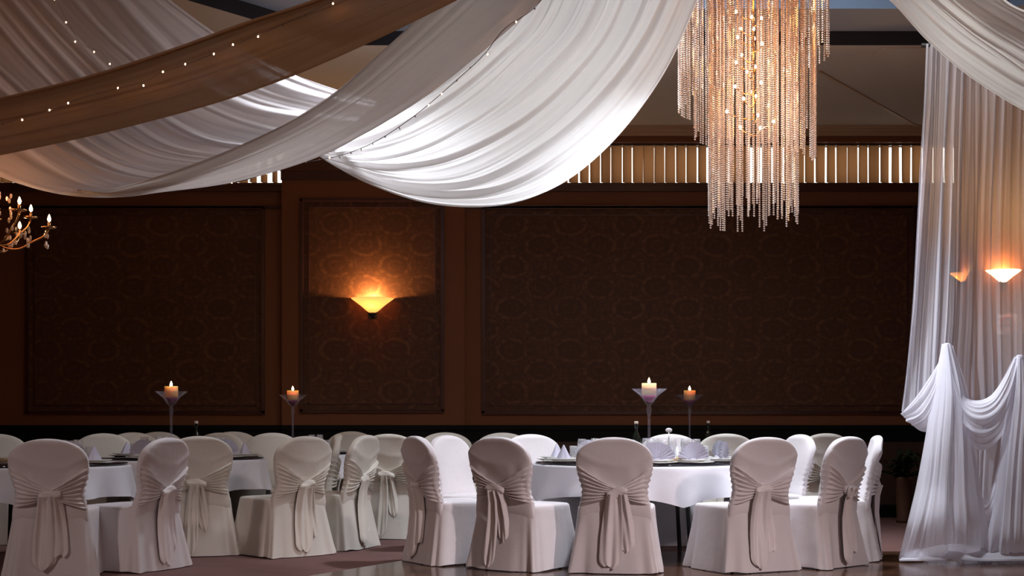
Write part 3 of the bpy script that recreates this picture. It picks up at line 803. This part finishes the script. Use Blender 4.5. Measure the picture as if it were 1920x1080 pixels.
for r in (.62, .53, .44, .315, .16):
    fr.tube([(r*math.cos(2*PI*k/48), r*math.sin(2*PI*k/48), ztop-z0c) for k in range(49)], .008, 6)
for k in range(4):
    a = k*PI/4; fr.tube([(-.62*math.cos(a), -.62*math.sin(a), ztop-z0c), (.62*math.cos(a), .62*math.sin(a), ztop-z0c)], .007, 6)
fr.build('ring_frame', M['brass'], ch)
MB().lathe([(0, 0), (.64, 0), (.645, .01), (.64, .03), (0, .03)], 48, (0, 0, ztop-z0c+.01)).build('added_shade_plate', M['brass'], ch)  # unseen disc added to keep the skylight off the upper strands
MB().tube([(0, 0, ztop-z0c), (0, 0, Z2-z0c)], .012, 8).lathe([(0, Z2-z0c-.04), (.12, Z2-z0c-.03), (.12, Z2-z0c), (0, Z2-z0c)], 32).tube([(0, 0, .75), (0, 0, ztop-z0c)], .01, 8).build('stem', M['brass'], ch)
bp_ = [(1380, 22), (1410, 32), (1428, 34), (1388, 53), (1413, 54), (1383, 70), (1414, 72), (1429, 82), (1391, 103), (1380, 117), (1416, 125), (1401, 134), (1379, 162), (1411, 172), (1418, 180), (1427, 155), (1363, 209), (1421, 216), (1388, 238), (1425, 240), (1450, 228), (1394, 185)]
for i, (px, py) in enumerate(bp_):
    y = rng.uniform(-.13, .10)
    x = atx(px, CD+y)-CXc; z = atz(py, CD+y)-z0c
    MB().ball((x, y, z), .010, None, .014, 8, 6).build('bulb', M['bulb'], ch)
arms = MB()
for i, (px, py) in enumerate(bp_):
    x = atx(px, CD)-CXc; z = atz(py, CD)-z0c
    arms.tube([(0, 0, z-.06), (x*.5, 0, z-.05), (x, 0, z-.012)], .004, 5)
arms.build('lamp_arms', M['brass'], ch)
for z, e in ((.55, 1.2), (.85, 3.6), (1.2, 4.2), (1.6, 3.8)):
    l = bpy.data.lights.new('chandelier_light', 'POINT'); l.energy = e; l.color = (1, .38, .09); l.shadow_soft_size = .06
    o = bpy.data.objects.new('chandelier_light', l); C.objects.link(o); o.parent = ch; o.location = (.0, -.03, z)

# brass candle-arm chandelier at the edge
BD = 10.6; BX = atx(-22, BD); BZ = atz(466, BD)
bc = thing('arm_chandelier', 'small brass chandelier with candle bulbs at the edge of the photo', 'chandelier', (BX, BD, BZ))
MB().lathe([(0, -.02), (.02, -.015), (.03, .02), (.06, .06), (.03, .1), (.015, .14), (.03, .2), (.07, .26), (.09, .3), (.03, .34), (.012, .4), (.012, 1.0), (0, 1.0)], 24).build('stem', M['brass'], bc)
MB().tube([(0, 0, 1.0), (0, 0, SOF-BZ)], .006, 6).build('chain', M['brass'], bc)
for k in range(10):
    a = 2*PI*k/10+.12; r = .44 if k % 2 == 0 else .33; dz = .0 if k % 2 == 0 else .10
    ca, sa = math.cos(a), math.sin(a)
    pts = [(ca*q*r, sa*q*r, .06+z+dz*q) for q, z in ((0, .02), (.25, -.05), (.5, -.06), (.75, -.0), (.92, .04), (1, .09))]
    ar = MB().tube([tuple(p) for p in resample(pts, 20)], .007, 6).build('arm', M['brass'], bc)
    bx, by, bz = ca*r, sa*r, .15+dz
    MB().lathe([(.01, 0), (.05, .008), (.055, .018), (.05, .016), (.012, .008)], 20, (bx, by, bz)).build('drip_dish', M['brass'], ar)
    MB().tube([(bx, by, bz), (bx, by, bz+.055)], .011, 10).build('candle_sleeve', M['brass'], ar)
    MB().lathe([(0, .055), (.011, .065), (.013, .08), (.006, .102), (0, .112)], 10, (bx, by, bz)).build('bulb', M['bulb'], ar)
cr_ = MB(); r2 = random.Random(3)
for k in range(95):
    a = r2.uniform(0, 6.28); q = r2.choice([.08, .16, .3, .42]); z = r2.uniform(.2, .42) if q < .2 else r2.uniform(.02, .16)
    cr_.ball((q*math.cos(a), q*math.sin(a), z), .011, None, .02, 6, 4)
o = cr_.build('crystal_drops', M['bead'], bc, smooth=False); o['kind'] = 'stuff'
l = bpy.data.lights.new('chandelier_light', 'POINT'); l.energy = 9; l.color = (1, .36, .14); l.shadow_soft_size = .15
o = bpy.data.objects.new('chandelier_light', l); C.objects.link(o); o.parent = bc; o.location = (0, 0, .45)

# ------------------------------------------------------------------ ceiling swags
def rails(spec): return [[at(x, y, d) for x, y, d in r] for r in spec]
S1 = rails([
    [(1345, -90, 9.6), (1292, 50, 9.8), (1235, 160, 10.1), (1150, 268, 10.5), (1060, 343, 10.9), (970, 380, 11.2), (880, 388, 11.5), (790, 378, 11.8), (705, 350, 12.0), (640, 318, 12.2), (585, 280, 12.4)],
    [(1270, -90, 9.5), (1215, 50, 9.7), (1150, 150, 10.0), (1065, 240, 10.4), (975, 305, 10.8), (890, 342, 11.1), (810, 350, 11.4), (730, 340, 11.7), (670, 320, 12.0), (620, 300, 12.2), (570, 270, 12.4)],
    [(1190, -90, 9.4), (1135, 50, 9.6), (1065, 140, 9.9), (985, 212, 10.3), (900, 265, 10.7), (825, 298, 11.0), (755, 312, 11.3), (695, 312, 11.7), (645, 302, 12.0), (605, 290, 12.2), (560, 268, 12.4)],
    [(1100, -90, 9.3), (1045, 45, 9.5), (975, 120, 9.8), (900, 185, 10.2), (825, 232, 10.6), (760, 264, 11.0), (700, 282, 11.3), (655, 288, 11.7), (620, 286, 12.0), (590, 280, 12.2), (550, 265, 12.4)],
    [(1010, -90, 9.2), (960, 30, 9.4), (895, 95, 9.8), (820, 155, 10.2), (750, 200, 10.6), (690, 235, 11.0), (645, 255, 11.3), (610, 268, 11.7), (585, 272, 12.0), (565, 272, 12.2), (540, 262, 12.4)]])
o = drape(S1, 130, 260, ((8, .046, .4), (17, .014, 1.)), 3).build('ceiling_swag', M['sheer']); tag(o, 'brightest white ceiling swag sweeping down beside the beaded chandelier', 'drape', 'fabric swags under the ceiling')
def band(up, lo, bul, depthc=.0):
    """gathered tube of cloth between an upper and a lower line"""
    out = []
    for t, b in ((0, -.06), (.03, .0), (.2, .7), (.5, 1), (.8, .75), (.97, .1), (1., -.06)):
        r = []
        for (x0, y0, d0), (x1, y1, d1) in zip(up, lo):
            r.append(at(x0+(x1-x0)*t, y0+(y1-y0)*t, d0+(d1-d0)*t-bul*b))
        out.append(r)
    return out
S2u = [(905, -80, 9.0), (800, 20, 9.2), (700, 112, 9.4), (620, 180, 9.6), (530, 236, 9.8), (430, 284, 10.), (330, 323, 10.2), (240, 350, 10.4), (175, 361, 10.65), (95, 345, 11.1)]
S2l = [(1090, -80, 8.9), (1005, 8, 9.1), (890, 108, 9.3), (790, 185, 9.5), (690, 246, 9.7), (590, 296, 9.9), (450, 338, 10.1), (330, 356, 10.3), (215, 365, 10.55), (95, 349, 11.1)]
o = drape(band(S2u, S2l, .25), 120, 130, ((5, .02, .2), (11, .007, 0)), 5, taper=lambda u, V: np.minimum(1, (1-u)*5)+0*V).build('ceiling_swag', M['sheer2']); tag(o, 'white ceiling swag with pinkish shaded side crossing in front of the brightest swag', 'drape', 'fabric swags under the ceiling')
S4u = [(850, -95, 8.2), (600, 0, 8.3), (470, 42, 8.4), (330, 92, 8.5), (190, 138, 8.6), (60, 172, 8.7), (-60, 198, 8.8), (-200, 220, 8.9)]
S4l = [(1010, -80, 8.2), (830, 12, 8.3), (700, 75, 8.4), (550, 140, 8.5), (400, 194, 8.6), (230, 240, 8.7), (70, 276, 8.8), (-200, 330, 8.9)]
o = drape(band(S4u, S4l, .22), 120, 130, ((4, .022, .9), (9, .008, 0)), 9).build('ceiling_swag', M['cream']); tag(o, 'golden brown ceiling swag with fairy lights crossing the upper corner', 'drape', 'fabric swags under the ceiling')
D2 = rails([
    [(250, -60, 10.2), (340, 15, 10.5), (430, 78, 10.9), (530, 130, 11.3), (625, 166, 11.7), (710, 190, 12.0)],
    [(150, -60, 10.0), (250, 50, 10.3), (355, 138, 10.7), (465, 196, 11.1), (565, 222, 11.5), (660, 235, 11.8)],
    [(40, -60, 9.9), (150, 70, 10.2), (265, 180, 10.5), (380, 245, 10.9), (490, 266, 11.3), (590, 268, 11.6)],
    [(-90, -60, 9.8), (40, 90, 10.0), (160, 205, 10.4), (270, 282, 10.7), (390, 305, 11.0), (510, 295, 11.4)],
    [(-220, 0, 9.7), (-60, 150, 9.9), (70, 260, 10.3), (190, 328, 10.6), (310, 345, 10.9), (430, 328, 11.2)],
    [(-330, 130, 9.7), (-160, 240, 9.9), (-30, 318, 10.2), (100, 361, 10.5), (225, 366, 10.8), (350, 348, 11.1)]])
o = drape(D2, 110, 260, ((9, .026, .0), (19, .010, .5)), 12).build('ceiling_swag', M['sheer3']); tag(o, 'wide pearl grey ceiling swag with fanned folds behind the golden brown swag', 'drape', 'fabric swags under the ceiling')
S6 = rails([
    [(1560, -90, 8.8), (1668, -2, 8.7), (1735, 72, 8.6), (1800, 130, 8.5), (1860, 172, 8.4), (1925, 210, 8.3), (2060, 275, 8.2)],
    [(1640, -90, 8.7), (1735, -2, 8.55), (1805, 60, 8.45), (1870, 105, 8.35), (1930, 145, 8.25), (1990, 175, 8.15), (2110, 230, 8.0)],
    [(1720, -90, 8.7), (1805, -2, 8.5), (1870, 45, 8.4), (1930, 82, 8.3), (1985, 112, 8.2), (2050, 145, 8.1), (2160, 190, 7.9)],
    [(1800, -90, 8.75), (1880, -2, 8.6), (1935, 28, 8.5), (1990, 55, 8.4), (2050, 82, 8.3), (2110, 110, 8.2), (2220, 150, 8.0)]])
o = drape(S6, 90, 170, ((6, .022, .3), (13, .008, 0)), 15).build('ceiling_swag', M['sheer']); tag(o, 'white ceiling swag in front of the top of the sheer curtain', 'drape', 'fabric swags under the ceiling')

# fairy lights
def fairy(path, n, lit, lab, seed, wr=.0025, br=.006):
    P = resample(path, 120); t = thing('fairy_light_string', lab, 'string lights', tuple(P[60]), 0, 'strings of fairy lights'); o0 = P[60]
    MB().tube([tuple(p-o0) for p in P], wr, 5).build('wire', M['wire'], t)
    rr = random.Random(seed)
    for k in range(n):
        p = P[int((k+.5)/n*119)]-o0; d = (rr.uniform(-.014, .014), rr.uniform(-.01, 0), -.012+rr.uniform(-.012, .016))
        on = rr.random() < lit
        MB().lathe([(0, -.007), (.003, -.006), (.003, .004), (0, .006)], 6, (p[0]+d[0]*.5, p[1]+d[1]*.5, p[2]+d[2]*.5)).build('socket', M['wire'], t)
        MB().ball((p[0]+d[0], p[1]+d[1], p[2]+d[2]), br*.75 if on else br*.6, None, br if on else br*.9, 8, 6).build('bulb', M['fairy'] if on else M['fairyoff'], t)
fairy([at(x, y, d) for x, y, d in ((1040, -30, 8.9), (998, 18, 9.0), (945, 55, 9.1), (905, 105, 9.2), (845, 160, 9.4), (780, 215, 9.6), (710, 262, 9.8), (650, 288, 10.1), (598, 300, 10.4), (550, 306, 10.6), (525, 314, 10.7), (470, 335, 10.8), (420, 346, 10.9))], 24, .3, 'fairy light string along the brightest white swag', 2)
fairy([at(x, y, d) for x, y, d in ((640, -5, 8.05), (530, 46, 8.1), (434, 86, 8.15), (365, 115, 8.2), (300, 137, 8.25), (268, 154, 8.28), (162, 181, 8.33), (90, 208, 8.38), (20, 227, 8.42), (-60, 250, 8.5))], 16, .75, 'fairy light string along the golden brown swag', 6, .0015, .006)
fairy([at(x, y, d) for x, y, d in ((95, -20, 9.75), (130, 47, 9.85), (155, 84, 9.95), (190, 98, 10.05), (215, 135, 10.15))], 5, .7, 'short fairy light string on the wide pearl grey swag', 7, .0015, .006)

# ------------------------------------------------------------------ sheer curtain
KD = 11.25
cu = thing('sheer_curtain', 'white sheer curtain tied up in swags, hanging to the floor', 'curtain', (atx(1800, KD), KD, 0))
def part(mb, name, mat):
    o = cu.location; mb.v = [(x-o.x, y-o.y, z-o.z) for x, y, z in mb.v]; return mb.build(name, mat, cu)
def ln(*pts): return [at(x, y, d) for x, y, d in pts]
# long fall from the rod, its hem looped up
part(drape([ln((1735, 84, 11.4), (1730, 200, 11.35), (1722, 330, 11.3), (1714, 480, 11.25), (1707, 600, 11.2), (1700, 700, 11.15), (1692, 772, 11.1)),
            ln((1762, 84, 11.4), (1758, 200, 11.35), (1752, 330, 11.3), (1745, 480, 11.25), (1738, 600, 11.2), (1730, 720, 11.1), (1726, 806, 11.0)),
            ln((1805, 84, 11.4), (1802, 200, 11.35), (1798, 330, 11.3), (1793, 480, 11.25), (1790, 590, 11.2), (1785, 680, 11.15), (1782, 790, 11.1)),
            ln((1860, 84, 11.4), (1860, 200, 11.35), (1858, 330, 11.35), (1856, 480, 11.35), (1856, 600, 11.35), (1856, 700, 11.35), (1856, 800, 11.35)),
            ln((1930, 84, 11.4), (1930, 200, 11.35), (1930, 330, 11.35), (1930, 480, 11.35), (1930, 600, 11.3), (1930, 700, 11.3), (1930, 800, 11.3)),
            ln((2010, 84, 11.4), (2010, 200, 11.35), (2010, 330, 11.35), (2010, 480, 11.35), (2010, 600, 11.3), (2010, 700, 11.3), (2010, 800, 11.3))],
           90, 320, ((9, .045, 0), (23, .010, .6)), 21, drift=.25), 'long_fall', M['voile'])
# looped up corner
part(drape([ln((1692, 772, 11.08), (1715, 745, 11.0), (1745, 700, 10.98), (1772, 652, 10.98)),
            ln((1694, 784, 11.03), (1722, 768, 10.92), (1752, 720, 10.9), (1774, 654, 10.95)),
            ln((1726, 808, 10.98), (1748, 790, 10.86), (1765, 735, 10.86), (1777, 656, 10.92)),
            ln((1760, 815, 10.95), (1772, 790, 10.85), (1780, 735, 10.85), (1780, 658, 10.92))],
           40, 90, ((4, .02, 0), (9, .006, 0)), 22), 'looped_corner', M['voile2'])
# tail falling from the tie to the floor
part(drape([ln((1768, 645, 10.98), (1752, 740, 10.9), (1738, 830, 10.85), (1722, 910, 10.82), (1703, 985, 10.8), (1686, 1046, 10.95)),
            ln((1772, 645, 10.92), (1766, 740, 10.8), (1756, 830, 10.72), (1748, 910, 10.7), (1735, 985, 10.66), (1722, 1050, 10.80)),
            ln((1776, 645, 10.9), (1785, 740, 10.75), (1783, 830, 10.68), (1780, 910, 10.65), (1777, 985, 10.62), (1768, 1052, 10.78)),
            ln((1780, 645, 10.92), (1800, 740, 10.8), (1808, 830, 10.75), (1815, 910, 10.72), (1822, 985, 10.7), (1815, 1054, 10.82)),
            ln((1784, 648, 10.98), (1812, 740, 10.9), (1824, 830, 10.88), (1836, 910, 10.86), (1850, 985, 10.84), (1858, 1054, 10.92))],
           80, 150, ((3, .045, 0), (8, .010, .5)), 23, taper=lambda u, V: .25+.75*np.minimum(1, u*1.6)+0*V), 'falling_tail', M['voile2'])
# upper swag between the ties
part(drape([ln((1778, 650, 10.95), (1790, 700, 10.88), (1808, 738, 10.84), (1832, 748, 10.82), (1858, 738, 10.84), (1882, 705, 10.88), (1902, 668, 10.95)),
            ln((1778, 652, 10.92), (1788, 710, 10.8), (1808, 760, 10.74), (1836, 775, 10.7), (1866, 762, 10.74), (1890, 722, 10.82), (1906, 672, 10.92)),
            ln((1776, 654, 10.94), (1784, 725, 10.82), (1806, 790, 10.74), (1838, 812, 10.7), (1870, 796, 10.74), (1896, 742, 10.84), (1910, 676, 10.94)),
            ln((1774, 656, 10.98), (1782, 735, 10.9), (1806, 812, 10.85), (1840, 845, 10.82), (1876, 820, 10.85), (1900, 760, 10.9), (1912, 680, 10.98))],
           70, 90, ((4, .022, 0), (9, .006, 0)), 24), 'upper_swag', M['voile2'])
part(drape([ln((1800, 760, 11.0), (1815, 850, 10.95), (1832, 915, 10.92), (1848, 935, 10.9), (1864, 900, 10.92), (1880, 830, 10.95), (1892, 760, 11.0)),
            ln((1800, 770, 10.96), (1812, 880, 10.9), (1832, 955, 10.86), (1850, 975, 10.84), (1868, 940, 10.86), (1886, 860, 10.9), (1898, 770, 10.96)),
            ln((1800, 780, 11.0), (1810, 910, 10.95), (1830, 990, 10.9), (1852, 1015, 10.88), (1874, 980, 10.9), (1890, 890, 10.95), (1902, 780, 11.0))],
           60, 70, ((3, .02, 0), (7, .006, 0)), 25), 'lower_swag', M['voile2'])
part(drape([ln((1902, 670, 10.98), (1888, 760, 10.9), (1876, 850, 10.85), (1866, 940, 10.82), (1852, 1010, 10.8), (1838, 1052, 10.9)),
            ln((1908, 670, 10.92), (1902, 760, 10.82), (1894, 850, 10.75), (1886, 940, 10.72), (1880, 1010, 10.7), (1872, 1055, 10.82)),
            ln((1916, 670, 10.92), (1922, 760, 10.82), (1918, 850, 10.75), (1915, 940, 10.72), (1912, 1010, 10.7), (1905, 1055, 10.82)),
            ln((1926, 670, 10.98), (1950, 760, 10.9), (1955, 850, 10.85), (1960, 940, 10.82), (1965, 1010, 10.8), (1970, 1055, 10.92))],
           70, 120, ((3, .036, 0), (7, .010, 0)), 26, taper=lambda u, V: .25+.75*np.minimum(1, u*1.6)+0*V), 'second_tail', M['voile2'])
part(drape([ln((1745, 770, 11.35), (1742, 860, 11.3), (1738, 950, 11.25), (1730, 1040, 11.2)), ln((1800, 770, 11.35), (1800, 860, 11.3), (1800, 950, 11.25), (1800, 1042, 11.2)),
            ln((1860, 770, 11.35), (1860, 860, 11.3), (1860, 950, 11.25), (1860, 1042, 11.2)), ln((1990, 770, 11.35), (1990, 860, 11.3), (1990, 950, 11.25), (1990, 1042, 11.2))],
           40, 160, ((8, .025, 0), (19, .008, 0)), 31), 'back_fall', M['voile2'])
# cloth lying on the floor
part(drape([ln((1685, 1046, 11.0), (1730, 1048, 10.95), (1790, 1046, 10.95), (1850, 1048, 10.95), (1910, 1046, 10.95), (1980, 1048, 10.95)),
            ln((1690, 1038, 10.95), (1730, 1030, 10.86), (1790, 1018, 10.84), (1850, 1026, 10.84), (1910, 1020, 10.84), (1980, 1030, 10.9)),
            ln((1686, 1051, 10.86), (1730, 1050, 10.72), (1790, 1048, 10.70), (1850, 1051, 10.70), (1910, 1050, 10.70), (1980, 1052, 10.75))],
           120, 40, ((2, .02, 0), (5, .008, 0)), 27), 'floor_hem', M['voile2'])
for px, py in ((1776, 651), (1912, 673)):
    p = at(px, py, 10.94)
    part(MB().lathe([(.020, -.03), (.030, -.02), (.026, -.008), (.032, 0), (.027, .01), (.030, .02), (.016, .032)], 18, tuple(p)), 'tie', M['voile2'])
t = MB().tube([(atx(1728, 11.42), 11.42, atz(85, 11.42)), (XR-.01, 11.42, atz(85, 11.42))], .018, 10).build('curtain_rod', M['black']); tag(t, 'black rod carrying the sheer curtain', 'curtain rod')

# ------------------------------------------------------------------ plant by the wall
PX, PD = atx(1694, 15.2), 15.2
pl = thing('potted_plant', 'dark leafy plant in a tall pot beside the sheer curtain', 'plant', (PX, PD, 0))
MB().lathe([(0, 0), (.075, 0), (.08, .03), (.07, .06), (.085, .42), (.1, .46), (.1, .49), (.085, .49), (.08, .46), (0, .45)], 28).build('pot', M['pot'], pl)
lf = MB(); rr = random.Random(9)
for k in range(46):
    a = rr.uniform(0, 6.28); Ln = rr.uniform(.18, .42); h = rr.uniform(.05, .32); P = []
    for i in range(7):
        s = i/6; r = Ln*s; w = .03*math.sin(PI*min(1, s*.93+.05)); z = .47+h*math.sin(s*2.2)
        P.append([(math.cos(a)*r-math.sin(a)*w*q, math.sin(a)*r+math.cos(a)*w*q, z-.01*abs(q)) for q in (-1, 0, 1)])
    lf.grid(P)
lf.build('leaves', M['leaf'], pl)

# ------------------------------------------------------------------ light
def area(name, loc, rot, sx, sy, e, col):
    l = bpy.data.lights.new(name, 'AREA'); l.shape = 'RECTANGLE'; l.size = sx; l.size_y = sy; l.energy = e; l.color = col
    o = bpy.data.objects.new(name, l); C.objects.link(o); o.location = loc; o.rotation_euler = rot; return o
area('skylight_daylight', ((SX0+SX1)/2, (SY0+SY1)/2, Z2+.14), (0, 0, 0), SX1-SX0-.1, SY1-SY0-.1, 62, (.86, .92, 1.))
def point(name, loc, e, col, r):
    l = bpy.data.lights.new(name, 'POINT'); l.energy = e; l.color = col; l.shadow_soft_size = r
    o = bpy.data.objects.new(name, l); C.objects.link(o); o.location = loc
point('warm_fill_light', (-1.5, -1.0, 2.6), 40, (1, .62, .45), .4)  # added warm fill from behind the camera, stands for no fixture
point('warm_fill_light', (3.6, .5, 2.6), 110, (1, .64, .48), .4)  # stronger added warm fill, out of view to the right
def spot(name, loc, target, e, col, ang, blend, r):
    l = bpy.data.lights.new(name, 'SPOT'); l.energy = e; l.color = col; l.spot_size = math.radians(ang); l.spot_blend = blend; l.shadow_soft_size = r
    o = bpy.data.objects.new(name, l); C.objects.link(o); o.location = loc
    o.rotation_euler = (Vector(target)-Vector(loc)).to_track_quat('-Z', 'Y').to_euler()
spot('ceiling_and_fill_spot', (1.8, 11.2, 4.95), (1.75, 11.1, 0), 760, (.86, .91, 1.), 92, .7, .15)
spot('ceiling_and_fill_spot', (1.0, 8.9, 4.9), (4.0, 11.0, .7), 640, (.86, .91, 1.), 34, .8, .15)  # added to brighten the lower part of the sheer curtain
spot('ceiling_and_fill_spot', (-1.25, 11.6, 4.4), (-1.6, 11.3, 0), 210, (.88, .92, 1.), 125, .6, .15)  # added to brighten the left swags and the dim tables
spot('fill_spot', (5.6, 3., 4.2), (1.3, 8.8, 0), 1500, (1, .81, .80), 36, 1., .2)  # invented fill lamp out of view, lifts the bright table's chair backs
spot('fill_spot', (-6.5, 3., 4.2), (-2.9, 10.2, 0), 360, (1, .80, .74), 30, .6, .2)  # weaker invented fill lamp for the chairs on the left
spot('ceiling_and_fill_spot', (3.7, 9.7, 4.9), (3.4, 8.3, 3.2), 170, (1., .97, .92), 75, .8, .12)  # added behind the right swag so that its cloth glows through
spot('ceiling_and_fill_spot', (1.73, 8.6, 4.95), (1.73, 10.0, 2.75), 600, (.92, .92, 1.), 25, .7, .08)  # added to light up the lower bead strands alone
w = bpy.data.worlds.new('World'); bpy.context.scene.world = w; w.use_nodes = True
bg = w.node_tree.nodes['Background']; bg.inputs['Color'].default_value = (1, .93, .80, 1); bg.inputs['Strength'].default_value = 2.6

# ------------------------------------------------------------------ camera
cam = bpy.data.cameras.new('camera'); co = bpy.data.objects.new('camera', cam); C.objects.link(co)
co.location = (0, 0, CZ); co.rotation_euler = (PI/2, 0, 0)
cam.sensor_width = 36; cam.lens = F/1920*36; cam.shift_y = (HZ-540)/1920; cam.clip_end = 200
sc = bpy.context.scene; sc.camera = co
sc.view_settings.view_transform = 'Standard'; sc.view_settings.look = 'None'; sc.view_settings.gamma = 1; sc.view_settings.exposure = 0
sc.view_settings.use_curve_mapping = False
cy_ = sc.cycles
cy_.max_bounces = 7; cy_.diffuse_bounces = 3; cy_.glossy_bounces = 3; cy_.transmission_bounces = 4; cy_.transparent_max_bounces = 24
cy_.sample_clamp_indirect = 6
cy_.use_denoising = True
